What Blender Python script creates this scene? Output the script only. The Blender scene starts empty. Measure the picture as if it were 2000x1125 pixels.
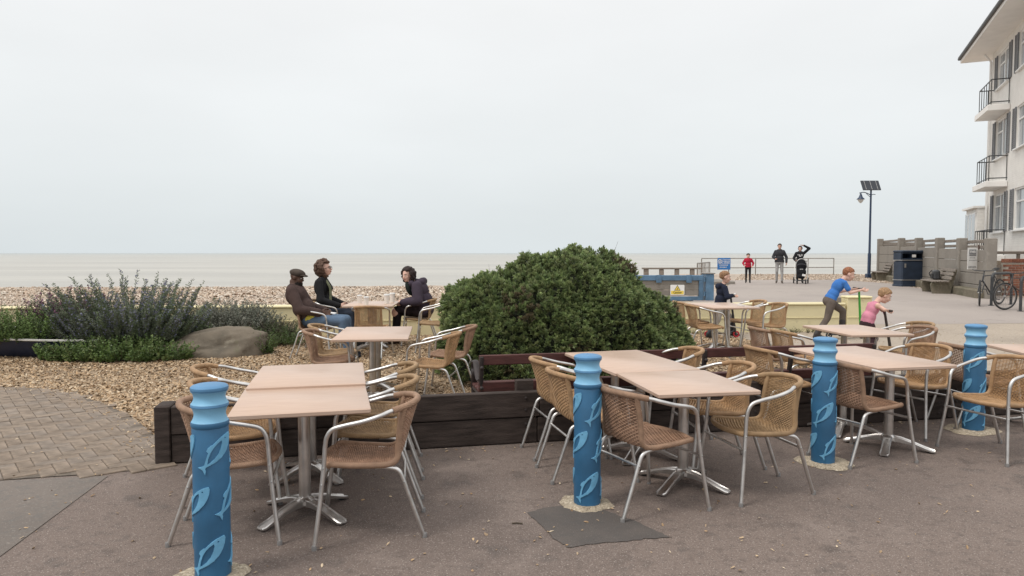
import bpy, bmesh, math, random
import numpy as np
from mathutils import Vector, Matrix, geometry as mgeo
rad = math.radians
rng = np.random.default_rng(7)
random.seed(7)
sc = bpy.context.scene
C = sc.collection

# ------------------------------------------------------------------ camera
FPX, HOR, H = 1380.0, 494.0, 1.60            # focal in photo pixels, horizon row, eye height
PITCH = math.atan((562.5 - HOR) / FPX)
cam = bpy.data.cameras.new('camera')
cam.sensor_width = 36.0
cam.lens = FPX / 2000.0 * 36.0
cam.clip_end = 20000
cam.clip_start = 0.05
camo = bpy.data.objects.new('camera', cam)
C.objects.link(camo)
camo.location = (0, 0, H)
camo.rotation_euler = (math.pi / 2 - PITCH, 0, 0)
sc.camera = camo

# ------------------------------------------------------------------ sky and sun (overcast)
w = bpy.data.worlds.new('World')
sc.world = w
w.use_nodes = True
nt = w.node_tree
nt.nodes.clear()
wo = nt.nodes.new('ShaderNodeOutputWorld')
bg = nt.nodes.new('ShaderNodeBackground')
sky = nt.nodes.new('ShaderNodeTexSky')
sky.sky_type = 'NISHITA'
sky.sun_disc = False
SUN_EL, SUN_AZ = 58.0, 238.0                 # azimuth clockwise from +Y
sky.sun_elevation = rad(SUN_EL)
sky.sun_rotation = rad(SUN_AZ)
sky.dust_density = 4.0
tc = nt.nodes.new('ShaderNodeTexCoord')
mp = nt.nodes.new('ShaderNodeMapping')
mp.inputs['Scale'].default_value = (1.2, 1.2, 3.5)
nz = nt.nodes.new('ShaderNodeTexNoise')
nz.inputs['Scale'].default_value = 1.6
nz.inputs['Detail'].default_value = 5
nz.inputs['Roughness'].default_value = 0.5
sep = nt.nodes.new('ShaderNodeSeparateXYZ')
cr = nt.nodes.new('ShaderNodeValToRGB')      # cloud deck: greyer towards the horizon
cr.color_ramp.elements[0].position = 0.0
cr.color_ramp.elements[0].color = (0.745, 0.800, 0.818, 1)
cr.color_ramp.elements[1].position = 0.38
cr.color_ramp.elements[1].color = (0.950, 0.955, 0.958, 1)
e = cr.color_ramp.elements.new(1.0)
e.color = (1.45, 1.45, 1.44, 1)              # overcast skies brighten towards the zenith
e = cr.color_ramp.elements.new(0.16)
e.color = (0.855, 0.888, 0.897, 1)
nr = nt.nodes.new('ShaderNodeMapRange')
nr.inputs['From Min'].default_value = 0.3
nr.inputs['From Max'].default_value = 0.7
nr.inputs['To Min'].default_value = 9.6
nr.inputs['To Max'].default_value = 10.4
vm = nt.nodes.new('ShaderNodeVectorMath')
vm.operation = 'SCALE'
mx = nt.nodes.new('ShaderNodeMixRGB')
mx.inputs['Fac'].default_value = 0.965
L = nt.links.new
L(tc.outputs['Generated'], mp.inputs['Vector'])
L(mp.outputs['Vector'], nz.inputs['Vector'])
L(tc.outputs['Generated'], sep.inputs['Vector'])
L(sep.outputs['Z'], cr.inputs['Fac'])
L(nz.outputs['Fac'], nr.inputs['Value'])
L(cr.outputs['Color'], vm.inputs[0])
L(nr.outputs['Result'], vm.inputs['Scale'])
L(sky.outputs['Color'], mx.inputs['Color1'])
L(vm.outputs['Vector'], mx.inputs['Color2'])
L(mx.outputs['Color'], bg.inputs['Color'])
bg.inputs['Strength'].default_value = 0.1
L(bg.outputs['Background'], wo.inputs['Surface'])

sun = bpy.data.lights.new('sun', 'SUN')
sun.energy = 1.5
sun.angle = rad(14)
sun.color = (1.0, 0.95, 0.88)
suno = bpy.data.objects.new('sun', sun)
C.objects.link(suno)
suno.rotation_euler = (rad(90 - SUN_EL), 0, rad(180 - SUN_AZ))
suno.location = (-4, -6, 12)
vs = sc.view_settings
vs.view_transform = 'Standard'
vs.look = 'None'
vs.exposure = 0.0
vs.gamma = 1.0

# ------------------------------------------------------------------ helpers
def gp(px, py, z=0.0):
    """photo pixel -> point on the horizontal plane at height z"""
    v = (px - 1000.0, FPX, -(py - 562.5))
    c, s = math.cos(PITCH), math.sin(PITCH)
    d = Vector((v[0], v[1] * c + v[2] * s, v[2] * c - v[1] * s))
    t = (z - H) / d.z
    return Vector((d.x * t, d.y * t, z))

def at(px, py, d):
    """photo pixel -> point at ground distance d (Y)"""
    v = (px - 1000.0, FPX, -(py - 562.5))
    c, s = math.cos(PITCH), math.sin(PITCH)
    q = Vector((v[0], v[1] * c + v[2] * s, v[2] * c - v[1] * s))
    t = d / q.y
    return Vector((q.x * t, d, H + q.z * t))

def sstep(a, b, x):
    t = min(1.0, max(0.0, (x - a) / (b - a)))
    return t * t * (3 - 2 * t)

def gz(x, y):
    """ground height of terrace and promenade"""
    return 0.08 * sstep(8.7, 10.0, y) + 0.17 * sstep(14.2, 18.5, y)

def place(o, parent=None):
    C.objects.link(o)
    if parent is not None:
        o.parent = parent
    return o

def tag(o, label=None, cat=None, group=None, kind=None):
    if label: o['label'] = label
    if cat: o['category'] = cat
    if group: o['group'] = group
    if kind: o['kind'] = kind
    return o

def thing(name, label, cat, loc=(0, 0, 0), rz=0.0, group=None):
    o = bpy.data.objects.new(name, None)
    o.empty_display_size = 0.1
    o.location = loc
    o.rotation_euler = (0, 0, rz)
    C.objects.link(o)
    return tag(o, label, cat, group)

def copy_tree(o, parent=None, skip=()):
    c = o.copy()
    C.objects.link(c)
    c.parent = parent
    for ch in o.children:
        copy_tree(ch, c)
    return c

class MB:
    """collects shapes into one mesh"""
    def __init__(s):
        s.v, s.f, s.m, s.cols = [], [], [], None
    def add(s, vs, fs, mi=0):
        b = len(s.v)
        s.v.extend([tuple(p) for p in vs])
        for f in fs:
            s.f.append(tuple(i + b for i in f)); s.m.append(mi)
        return s
    def box(s, c, d, rot=None, bev=0.0, mi=0):
        x, y, z = d[0] / 2, d[1] / 2, d[2] / 2
        if bev <= 0:
            vs = [(-x, -y, -z), (x, -y, -z), (x, y, -z), (-x, y, -z), (-x, -y, z), (x, -y, z), (x, y, z), (-x, y, z)]
            fs = [(3, 2, 1, 0), (4, 5, 6, 7), (0, 1, 5, 4), (1, 2, 6, 5), (2, 3, 7, 6), (3, 0, 4, 7)]
        else:
            b = min(bev, x * .9, y * .9, z * .9)
            vs, fs = [], []
            for (zz, ins) in ((-z, b), (-z + b, 0), (z - b, 0), (z, b)):
                xx, yy = x - ins, y - ins
                k = b * 0.9
                for (sx, sy) in ((-1, -1), (1, -1), (1, 1), (-1, 1)):
                    p = (sx * (xx - k), sy * yy, zz); q = (sx * xx, sy * (yy - k), zz)
                    if sx * sy > 0: vs += [q, p] if (sx, sy) == (1, 1) else [q, p]
                    else: vs += [p, q]
            for r in range(3):
                for i in range(8):
                    a = r * 8 + i; bb = r * 8 + (i + 1) % 8
                    fs.append((a, bb, bb + 8, a + 8))
            fs.append(tuple(range(7, -1, -1))); fs.append(tuple(range(24, 32)))
        M = (rot.to_3x3() if rot is not None else Matrix.Identity(3))
        cc = Vector(c)
        s.add([M @ Vector(p) + cc for p in vs], fs, mi)
        return s
    def tube(s, pts, r, n=8, cap=True, mi=0, flat=None):
        pts = [Vector(p) for p in pts]
        m = len(pts)
        rs = r if isinstance(r, (list, tuple)) else [r] * m
        vs, fs = [], []
        up = None
        for i in range(m):
            t = (pts[min(i + 1, m - 1)] - pts[max(i - 1, 0)])
            t = t.normalized() if t.length > 1e-9 else Vector((0, 0, 1))
            if up is None:
                up = Vector((0, 0, 1)) if abs(t.z) < .9 else Vector((0, 1, 0))
            a = up - t * up.dot(t)
            a.normalize(); up = a
            b = t.cross(a)
            for k in range(n):
                g = 2 * math.pi * k / n
                fa, fb = (1, 1) if flat is None else flat
                vs.append(pts[i] + a * (math.cos(g) * rs[i] * fa) + b * (math.sin(g) * rs[i] * fb))
        for i in range(m - 1):
            for k in range(n):
                fs.append((i * n + k, i * n + (k + 1) % n, (i + 1) * n + (k + 1) % n, (i + 1) * n + k))
        if cap:
            fs.append(tuple(range(n - 1, -1, -1)))
            fs.append(tuple((m - 1) * n + k for k in range(n)))
        s.add(vs, fs, mi)
        return s
    def lathe(s, prof, n=24, c=(0, 0, 0), mi=0, rot=None):
        vs, fs = [], []
        for (r, z) in prof:
            for k in range(n):
                g = 2 * math.pi * k / n
                vs.append(Vector((r * math.cos(g), r * math.sin(g), z)))
        m = len(prof)
        for i in range(m - 1):
            for k in range(n):
                fs.append((i * n + k, i * n + (k + 1) % n, (i + 1) * n + (k + 1) % n, (i + 1) * n + k))
        fs.append(tuple(range(n - 1, -1, -1)))
        fs.append(tuple((m - 1) * n + k for k in range(n)))
        M = rot.to_3x3() if rot is not None else Matrix.Identity(3)
        s.add([M @ p + Vector(c) for p in vs], fs, mi)
        return s
    def ball(s, c, r, n=10, m=6, rot=None, mi=0):
        rr = r if isinstance(r, (list, tuple)) else (r, r, r)
        M = rot.to_3x3() if rot is not None else Matrix.Identity(3)
        vs = [Vector((0, 0, -1))]
        for i in range(1, m):
            t = math.pi * i / m
            for k in range(n):
                g = 2 * math.pi * k / n
                vs.append(Vector((math.sin(t) * math.cos(g), math.sin(t) * math.sin(g), -math.cos(t))))
        vs.append(Vector((0, 0, 1)))
        fs = []
        for k in range(n): fs.append((0, 1 + (k + 1) % n, 1 + k))
        for i in range(m - 2):
            for k in range(n):
                a = 1 + i * n + k; b = 1 + i * n + (k + 1) % n
                fs.append((a, b, b + n, a + n))
        q = 1 + (m - 2) * n
        for k in range(n): fs.append((q + k, q + (k + 1) % n, q + n))
        s.add([M @ Vector((p.x * rr[0], p.y * rr[1], p.z * rr[2])) + Vector(c) for p in vs], fs, mi)
        return s
    def torus(s, c, R, r, n=28, m=8, rot=None, mi=0, flat=1.0):
        M = rot.to_3x3() if rot is not None else Matrix.Identity(3)
        vs, fs = [], []
        for i in range(n):
            a = 2 * math.pi * i / n
            for k in range(m):
                b = 2 * math.pi * k / m
                vs.append(M @ Vector(((R + r * math.cos(b)) * math.cos(a), (R + r * math.cos(b)) * math.sin(a), r * flat * math.sin(b))) + Vector(c))
        for i in range(n):
            for k in range(m):
                fs.append((i * m + k, ((i + 1) % n) * m + k, ((i + 1) % n) * m + (k + 1) % m, i * m + (k + 1) % m))
        s.add(vs, fs, mi)
        return s
    def prism(s, poly, z0, z1, mi=0, M=None):
        n = len(poly)
        vs = [Vector((p[0], p[1], z0)) for p in poly] + [Vector((p[0], p[1], z1)) for p in poly]
        fs = [(i, (i + 1) % n, (i + 1) % n + n, i + n) for i in range(n)]
        tri = mgeo.tessellate_polygon([[Vector((p[0], p[1], 0)) for p in poly]])
        for t in tri:
            fs.append(tuple(i + n for i in t)); fs.append(tuple(reversed(t)))
        if M is not None: vs = [M @ v for v in vs]
        s.add(vs, fs, mi)
        return s
    def mesh(s, name, mats, smooth=True):
        me = bpy.data.meshes.new(name)
        me.from_pydata(s.v, [], s.f)
        for m in (mats if isinstance(mats, (list, tuple)) else [mats]): me.materials.append(m)
        if len(set(s.m)) > 1:
            me.polygons.foreach_set('material_index', s.m)
        fix(me)
        me.update()
        if smooth: smooth_mesh(me)
        return me
    def build(s, name, mats, parent=None, smooth=True, loc=None):
        o = bpy.data.objects.new(name, s.mesh(name, mats, smooth))
        if loc is not None: o.location = loc
        return place(o, parent)

def fix(me):
    bm = bmesh.new(); bm.from_mesh(me)
    bmesh.ops.recalc_face_normals(bm, faces=bm.faces)
    bm.to_mesh(me); bm.free()

def smooth_mesh(me, ang=38):
    me.polygons.foreach_set('use_smooth', [True] * len(me.polygons))
    try: me.set_sharp_from_angle(angle=rad(ang))
    except Exception: pass

def fast_mesh(name, verts, faces, mat, cols=None, smooth=False):
    """uniform faces (numpy) with an optional colour per vertex"""
    me = bpy.data.meshes.new(name)
    verts = np.asarray(verts, np.float32); faces = np.asarray(faces, np.int32)
    me.vertices.add(len(verts)); me.vertices.foreach_set('co', verts.ravel())
    k = faces.shape[1]; n = len(faces)
    me.loops.add(n * k); me.loops.foreach_set('vertex_index', faces.ravel())
    me.polygons.add(n)
    me.polygons.foreach_set('loop_start', np.arange(0, n * k, k, dtype=np.int32))
    try: me.polygons.foreach_set('loop_total', np.full(n, k, np.int32))
    except Exception: pass
    me.update(calc_edges=True)
    if cols is not None:
        ca = me.color_attributes.new('Col', 'FLOAT_COLOR', 'POINT')
        c4 = np.ones((len(verts), 4), np.float32); c4[:, :3] = cols
        ca.data.foreach_set('color', c4.ravel())
    if mat: me.materials.append(mat)
    me.polygons.foreach_set('use_smooth', np.full(n, smooth))
    me.validate()
    return me

def crv(pts, n=6):
    """Catmull-Rom through points"""
    P = [Vector(p) for p in pts]
    P = [P[0] * 2 - P[1]] + P + [P[-1] * 2 - P[-2]]
    out = []
    for i in range(1, len(P) - 2):
        for k in range(n):
            t = k / n
            a, b, c, d = P[i - 1], P[i], P[i + 1], P[i + 2]
            out.append(0.5 * ((2 * b) + (c - a) * t + (2 * a - 5 * b + 4 * c - d) * t * t + (3 * b - a - 3 * c + d) * t ** 3))
    out.append(P[-2])
    return out

def ortho(f, up=(0, 0, 1)):
    """matrix with columns right, forward, up"""
    f = Vector(f).normalized(); u = Vector(up)
    r = f.cross(u).normalized(); u = r.cross(f)
    return Matrix((r, f, u)).transposed()

def text_mesh(name, body, size, mat, ext=0.001, align='CENTER', bold=0.0):
    cu = bpy.data.curves.new(name, 'FONT')
    cu.body = body; cu.size = size; cu.extrude = ext; cu.offset = bold
    cu.align_x = align; cu.align_y = 'CENTER'; cu.resolution_u = 3
    o = bpy.data.objects.new(name, cu)
    C.objects.link(o)
    dg = bpy.context.evaluated_depsgraph_get()
    me = bpy.data.meshes.new_from_object(o.evaluated_get(dg))
    bpy.data.objects.remove(o); bpy.data.curves.remove(cu)
    me.name = name
    me.materials.clear(); me.materials.append(mat)
    return me

# ------------------------------------------------------------------ materials
MATS = {}
def mat(name, col, rough=0.6, metal=0.0, var=0.0, vscale=8.0, bump=0.0, bscale=60.0, spec=0.5, col2=None, vdet=4,
        stretch=None, coat=0.0, attr=False, bdet=3, space='Object'):
    m = bpy.data.materials.new(name); m.use_nodes = True
    t = m.node_tree; b = t.nodes['Principled BSDF']
    b.inputs['Roughness'].default_value = rough
    b.inputs['Metallic'].default_value = metal
    b.inputs['Specular IOR Level'].default_value = spec
    if coat: b.inputs['Coat Weight'].default_value = coat; b.inputs['Coat Roughness'].default_value = 0.15
    co = t.nodes.new('ShaderNodeTexCoord')
    vec = co.outputs[space]
    if stretch:
        mpn = t.nodes.new('ShaderNodeMapping'); mpn.inputs['Scale'].default_value = stretch
        t.links.new(vec, mpn.inputs['Vector']); vec = mpn.outputs['Vector']
    base = None
    if attr:
        a = t.nodes.new('ShaderNodeVertexColor'); a.layer_name = 'Col'; base = a.outputs['Color']
    c2 = col2 if col2 else tuple(c * (1 - var) for c in col)
    c1 = col if col2 else tuple(min(1, c * (1 + var * .6)) for c in col)
    if (var > 0 or col2) and not attr:
        n = t.nodes.new('ShaderNodeTexNoise'); n.inputs['Scale'].default_value = vscale; n.inputs['Detail'].default_value = vdet
        r = t.nodes.new('ShaderNodeValToRGB')
        r.color_ramp.elements[0].position = 0.32; r.color_ramp.elements[1].position = 0.68
        r.color_ramp.elements[0].color = (*c2, 1); r.color_ramp.elements[1].color = (*c1, 1)
        t.links.new(vec, n.inputs['Vector']); t.links.new(n.outputs['Fac'], r.inputs['Fac'])
        base = r.outputs['Color']
    if base is not None: t.links.new(base, b.inputs['Base Color'])
    else: b.inputs['Base Color'].default_value = (*col, 1)
    if bump > 0:
        n2 = t.nodes.new('ShaderNodeTexNoise'); n2.inputs['Scale'].default_value = bscale; n2.inputs['Detail'].default_value = bdet
        bp = t.nodes.new('ShaderNodeBump'); bp.inputs['Strength'].default_value = bump; bp.inputs['Distance'].default_value = 0.01
        t.links.new(vec, n2.inputs['Vector']); t.links.new(n2.outputs['Fac'], bp.inputs['Height'])
        t.links.new(bp.outputs['Normal'], b.inputs['Normal'])
    MATS[name] = m
    return m

def layered(name, layers, rough=0.85, bump=0.3, bscale=120, bdet=4, spec=0.3, space='Object'):
    """base colour from several noise layers: (scale, detail, lo, hi, colour, strength)"""
    m = bpy.data.materials.new(name); m.use_nodes = True
    t = m.node_tree; b = t.nodes['Principled BSDF']
    b.inputs['Roughness'].default_value = rough; b.inputs['Specular IOR Level'].default_value = spec
    co = t.nodes.new('ShaderNodeTexCoord')
    cur = None
    for i, (s, d, lo, hi, colr, st) in enumerate(layers):
        if i == 0:
            q = t.nodes.new('ShaderNodeRGB'); q.outputs[0].default_value = (*colr, 1); cur = q.outputs[0]; continue
        n = t.nodes.new('ShaderNodeTexNoise'); n.inputs['Scale'].default_value = s; n.inputs['Detail'].default_value = d
        mpn = t.nodes.new('ShaderNodeMapping'); mpn.inputs['Location'].default_value = (i * 3.7, i * 1.3, i * .7)
        t.links.new(co.outputs[space], mpn.inputs['Vector']); t.links.new(mpn.outputs['Vector'], n.inputs['Vector'])
        mr = t.nodes.new('ShaderNodeMapRange'); mr.inputs['From Min'].default_value = lo; mr.inputs['From Max'].default_value = hi
        mr.inputs['To Max'].default_value = st
        t.links.new(n.outputs['Fac'], mr.inputs['Value'])
        k = t.nodes.new('ShaderNodeMixRGB'); k.inputs['Color2'].default_value = (*colr, 1)
        t.links.new(mr.outputs['Result'], k.inputs['Fac']); t.links.new(cur, k.inputs['Color1']); cur = k.outputs['Color']
    t.links.new(cur, b.inputs['Base Color'])
    n2 = t.nodes.new('ShaderNodeTexNoise'); n2.inputs['Scale'].default_value = bscale; n2.inputs['Detail'].default_value = bdet
    bp = t.nodes.new('ShaderNodeBump'); bp.inputs['Strength'].default_value = bump; bp.inputs['Distance'].default_value = 0.01
    t.links.new(co.outputs[space], n2.inputs['Vector']); t.links.new(n2.outputs['Fac'], bp.inputs['Height'])
    t.links.new(bp.outputs['Normal'], b.inputs['Normal'])
    MATS[name] = m
    return m

M_TARMAC = layered('tarmac', [(0, 0, 0, 0, (.198, .154, .132), 1), (.55, 4, .42, .68, (.150, .117, .102), .9), (2.2, 6, .54, .7, (.245, .196, .170), .6), (3.3, 6, .60, .70, (.105, .083, .073), .8), (22, 4, .52, .68, (.135, .106, .092), .7), (38, 3, .58, .7, (.26, .21, .185), .7),
                              (7, 5, .6, .72, (.10, .085, .078), .55), (110, 2, .60, .70, (.44, .39, .35), .85), (75, 2, .60, .70, (.085, .07, .064), .8)], bump=.7, bscale=170)
M_TARGREY = layered('grey_tarmac', [(0, 0, 0, 0, (.180, .153, .134), 1), (1.6, 4, .45, .7, (.148, .127, .112), .8), (60, 3, .58, .7, (.28, .25, .22), .6), (24, 4, .52, .68, (.14, .13, .12), .7), (130, 2, .62, .75, (.28, .27, .25), .5)], bump=.5, bscale=170)
M_TARDARK = layered('dark_tarmac', [(0, 0, 0, 0, (.098, .086, .079), 1), (3, 4, .45, .7, (.13, .11, .098), .8), (26, 4, .52, .68, (.09, .082, .077), .7), (140, 2, .62, .75, (.25, .22, .2), .5)], bump=.5, bscale=170)
M_PROM = layered('promenade', [(0, 0, 0, 0, (.36, .315, .285), 1), (.35, 4, .42, .68, (.30, .262, .24), .8), (1.7, 5, .6, .72, (.25, .22, .2), .5), (60, 2, .62, .75, (.5, .45, .4), .6), (45, 2, .64, .75, (.18, .15, .13), .5)], bump=.3, bscale=80)
M_PATH = layered('sandy_path', [(0, 0, 0, 0, (.37, .31, .25), 1), (.8, 4, .42, .68, (.29, .245, .2), .8), (30, 3, .55, .7, (.5, .43, .35), .7), (24, 3, .6, .72, (.16, .13, .1), .6)], bump=.5, bscale=70)
M_SOIL = layered('gravel_bed', [(0, 0, 0, 0, (.30, .22, .145), 1), (2, 4, .45, .7, (.22, .16, .11), .8), (60, 3, .5, .62, (.14, .095, .06), .8), (45, 3, .58, .7, (.5, .4, .29), .8)], bump=1.0, bscale=70)
M_SHINGLE = layered('shingle', [(0, 0, 0, 0, (.44, .36, .29), 1), (.25, 4, .42, .66, (.36, .295, .235), .7), (9, 3, .52, .62, (.26, .205, .16), .8), (7, 3, .56, .66, (.62, .53, .44), .8), (2.5, 4, .58, .7, (.5, .4, .31), .6)], bump=1.0, bscale=9, bdet=5)
M_PAVE = mat('paver', (.235, .185, .145), .85, var=.35, vscale=2.2, bump=.5, bscale=140, spec=.3, space='Generated')
M_PAVES = [mat('paver_%d' % i, c, .85, var=.3, vscale=9, bump=.5, bscale=140, spec=.3) for i, c in enumerate([(.25, .198, .155), (.235, .184, .142), (.268, .212, .165), (.245, .20, .163)])]
M_JOINT = mat('joint_sand', (.15, .122, .096), .95, var=.4, vscale=14)
M_SLEEPER = mat('sleeper_timber', (.060, .045, .039), .8, var=.45, vscale=4, bump=.5, bscale=26, stretch=(1, 7, 7), spec=.25)
M_BENCHW = mat('bench_timber', (.085, .03, .026), .6, var=.35, vscale=5, bump=.25, bscale=30, stretch=(1, 8, 8), spec=.35)
M_IRON = mat('cast_iron', (.035, .026, .025), .6, var=.3, vscale=9, bump=.2, bscale=60, spec=.4)
M_ALU = mat('aluminium', (.66, .64, .62), .38, 1.0, var=.16, vscale=14, bump=.03, bscale=200)
M_ALUP = mat('polished_aluminium', (.64, .62, .60), .30, 1.0, var=.2, vscale=9)
M_STEELD = mat('dull_rivet', (.5, .5, .5), .3, 1.0)
M_RUB = mat('black_rubber', (.025, .024, .024), .7, var=.2, vscale=20)
M_GREYPL = mat('grey_plastic', (.2, .19, .185), .6)
M_TOP = None
M_WICK = {'tan': mat('tan_wicker', (.40, .245, .125), .62, var=.28, vscale=22, spec=.35), 'brown': mat('brown_wicker', (.315, .19, .125), .65, var=.28, vscale=22, spec=.35),
          'olive': mat('faded_wicker', (.36, .235, .125), .62, var=.28, vscale=22, spec=.35)}
def wick_wrap(name, col):
    m = mat(name, col, .62, var=.2, vscale=20, spec=.35)
    t = m.node_tree; b = t.nodes['Principled BSDF']
    co = t.nodes.new('ShaderNodeTexCoord'); wv = t.nodes.new('ShaderNodeTexWave')
    wv.wave_type = 'BANDS'; wv.bands_direction = 'DIAGONAL'; wv.inputs['Scale'].default_value = 55; wv.inputs['Distortion'].default_value = 1.5
    bp = t.nodes.new('ShaderNodeBump'); bp.inputs['Strength'].default_value = .6; bp.inputs['Distance'].default_value = .004
    t.links.new(co.outputs['Object'], wv.inputs['Vector']); t.links.new(wv.outputs['Fac'], bp.inputs['Height']); t.links.new(bp.outputs['Normal'], b.inputs['Normal'])
    return m
M_WRAP = {'tan': wick_wrap('tan_wrap', (.42, .26, .14)), 'brown': wick_wrap('brown_wrap', (.33, .205, .135)), 'olive': wick_wrap('faded_wrap', (.37, .24, .13))}
def wood_top():
    m = bpy.data.materials.new('beech_laminate'); m.use_nodes = True
    t = m.node_tree; b = t.nodes['Principled BSDF']
    b.inputs['Roughness'].default_value = .33; b.inputs['Specular IOR Level'].default_value = .5
    co = t.nodes.new('ShaderNodeTexCoord')
    mpn = t.nodes.new('ShaderNodeMapping'); mpn.inputs['Scale'].default_value = (1.6, 26, 26)
    n = t.nodes.new('ShaderNodeTexNoise'); n.inputs['Scale'].default_value = 3; n.inputs['Detail'].default_value = 6
    r = t.nodes.new('ShaderNodeValToRGB')
    r.color_ramp.elements[0].position = .25; r.color_ramp.elements[0].color = (.46, .32, .24, 1)
    r.color_ramp.elements[1].position = .75; r.color_ramp.elements[1].color = (.565, .415, .325, 1)
    n2 = t.nodes.new('ShaderNodeTexNoise'); n2.inputs['Scale'].default_value = 2.2; n2.inputs['Detail'].default_value = 3
    k = t.nodes.new('ShaderNodeMixRGB'); k.inputs['Color2'].default_value = (.50, .37, .305, 1)
    mr = t.nodes.new('ShaderNodeMapRange'); mr.inputs['From Min'].default_value = .5; mr.inputs['From Max'].default_value = .75; mr.inputs['To Max'].default_value = .7
    rr = t.nodes.new('ShaderNodeMapRange'); rr.inputs['To Min'].default_value = .25; rr.inputs['To Max'].default_value = .48
    t.links.new(co.outputs['Object'], mpn.inputs['Vector']); t.links.new(mpn.outputs['Vector'], n.inputs['Vector']); t.links.new(n.outputs['Fac'], r.inputs['Fac'])
    t.links.new(co.outputs['Object'], n2.inputs['Vector']); t.links.new(n2.outputs['Fac'], mr.inputs['Value']); t.links.new(n2.outputs['Fac'], rr.inputs['Value'])
    t.links.new(mr.outputs['Result'], k.inputs['Fac']); t.links.new(r.outputs['Color'], k.inputs['Color1']); t.links.new(k.outputs['Color'], b.inputs['Base Color'])
    t.links.new(rr.outputs['Result'], b.inputs['Roughness'])
    return m
M_TOP = wood_top()
M_BLUED = mat('bollard_blue', (.030, .125, .245), .45, var=.22, vscale=5, bump=.06, bscale=90, spec=.45)
M_BLUEM = mat('bollard_mid_blue', (.09, .235, .42), .5, var=.15, vscale=6, bump=.06, bscale=90, spec=.45)
M_BLUEL = mat('bollard_light_blue', (.20, .44, .64), .5, var=.12, vscale=6, bump=.06, bscale=90, spec=.45)
M_BLUEF = mat('dolphin_blue', (.15, .39, .60), .5, var=.12, vscale=30, spec=.4)
M_COLLAR = layered('pebble_concrete', [(0, 0, 0, 0, (.40, .335, .25), 1), (14, 4, .5, .65, (.28, .23, .17), .8), (70, 2, .55, .66, (.62, .54, .42), .9), (60, 2, .58, .7, (.16, .125, .09), .8)], bump=1.0, bscale=75)
M_YELLOW = layered('yellow_paint', [(0, 0, 0, 0, (.72, .64, .40), 1), (1.2, 4, .48, .72, (.65, .575, .37), .8), (9, 5, .62, .75, (.45, .39, .25), .5), (40, 3, .6, .75, (.78, .70, .42), .4)], bump=.35, bscale=26, rough=.75)
M_CONC = layered('concrete', [(0, 0, 0, 0, (.26, .235, .205), 1), (.9, 5, .45, .7, (.19, .17, .15), .8), (6, 5, .55, .7, (.32, .295, .26), .6), (60, 2, .62, .75, (.14, .12, .1), .5)], bump=.4, bscale=60)
M_MOSSC = layered('mossy_concrete', [(0, 0, 0, 0, (.18, .155, .115), 1), (2, 5, .45, .7, (.10, .095, .06), .8), (20, 3, .55, .7, (.26, .23, .18), .6)], bump=.5, bscale=50)
M_WHITEW = mat('white_painted_brick', (.80, .775, .735), .75, var=.07, vscale=2.5, bump=.0)
def brickbump(m, sx=1.0):
    t = m.node_tree; b = t.nodes['Principled BSDF']
    co = t.nodes.new('ShaderNodeTexCoord'); br = t.nodes.new('ShaderNodeTexBrick'); br.inputs['Scale'].default_value = 1.0
    br.inputs['Brick Width'].default_value = .225; br.inputs['Row Height'].default_value = .075; br.inputs['Mortar Size'].default_value = .008
    br.inputs['Color1'].default_value = (1, 1, 1, 1); br.inputs['Color2'].default_value = (.8, .8, .8, 1); br.inputs['Mortar'].default_value = (0, 0, 0, 1)
    sp = t.nodes.new('ShaderNodeSeparateXYZ'); cb = t.nodes.new('ShaderNodeCombineXYZ')
    t.links.new(co.outputs['Object'], sp.inputs['Vector']); t.links.new(sp.outputs['X'], cb.inputs['X']); t.links.new(sp.outputs['Z'], cb.inputs['Y'])
    t.links.new(cb.outputs['Vector'], br.inputs['Vector'])
    bp = t.nodes.new('ShaderNodeBump'); bp.inputs['Strength'].default_value = .8; bp.inputs['Distance'].default_value = .012
    t.links.new(br.outputs['Color'], bp.inputs['Height']); t.links.new(bp.outputs['Normal'], b.inputs['Normal'])
brickbump(M_WHITEW)
M_WHITE = mat('white_gloss_paint', (.80, .79, .77), .4, var=.05, vscale=6)
M_SOFFIT = mat('soffit_paint', (.82, .80, .77), .7, var=.06, vscale=2)
M_SHUT = mat('grey_shutter', (.20, .205, .215), .6, var=.15, vscale=12)
M_DKMET = mat('dark_metal', (.045, .047, .05), .5, var=.2, vscale=9)
M_TILE = mat('grey_roof_tile', (.105, .095, .09), .85, var=.4, vscale=6, bump=.4, bscale=20)
M_BRICK = [mat('red_brick_%d' % i, c, .85, var=.35, vscale=14, bump=.4, bscale=60) for i, c in enumerate([(.27, .105, .065), (.22, .085, .055), (.32, .14, .09)])]
M_MORTAR = mat('mortar', (.40, .36, .31), .95, var=.2, vscale=18)
M_WTIMB = mat('weathered_timber', (.225, .19, .16), .85, var=.35, vscale=4, bump=.4, bscale=24, stretch=(1, 8, 8))
M_GALV = mat('galvanised', (.30, .275, .25), .55, .5, var=.25, vscale=9)
M_GATE = mat('gate_blue', (.09, .175, .275), .5, var=.25, vscale=5, bump=.1, bscale=30)
M_BIN = mat('bin_navy', (.022, .036, .062), .5, var=.25, vscale=4, bump=.05)
M_SILVER = mat('silver_band', (.55, .54, .52), .35, .8)
M_LAMPB = mat('lamp_navy', (.02, .04, .085), .45, var=.15)
M_SOLAR = mat('solar_glass', (.022, .026, .036), .25, var=.2, vscale=3)
M_BOULDER = layered('boulder_stone', [(0, 0, 0, 0, (.175, .145, .11), 1), (2.2, 6, .45, .65, (.10, .085, .066), .85), (7, 5, .55, .7, (.25, .22, .17), .7), (3, 5, .6, .72, (.12, .12, .07), .6)], bump=1.0, bscale=16, bdet=8)
M_BOAT = mat('boat_navy', (.016, .024, .055), .45, var=.3, vscale=4, bump=.1, bscale=20)
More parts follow.
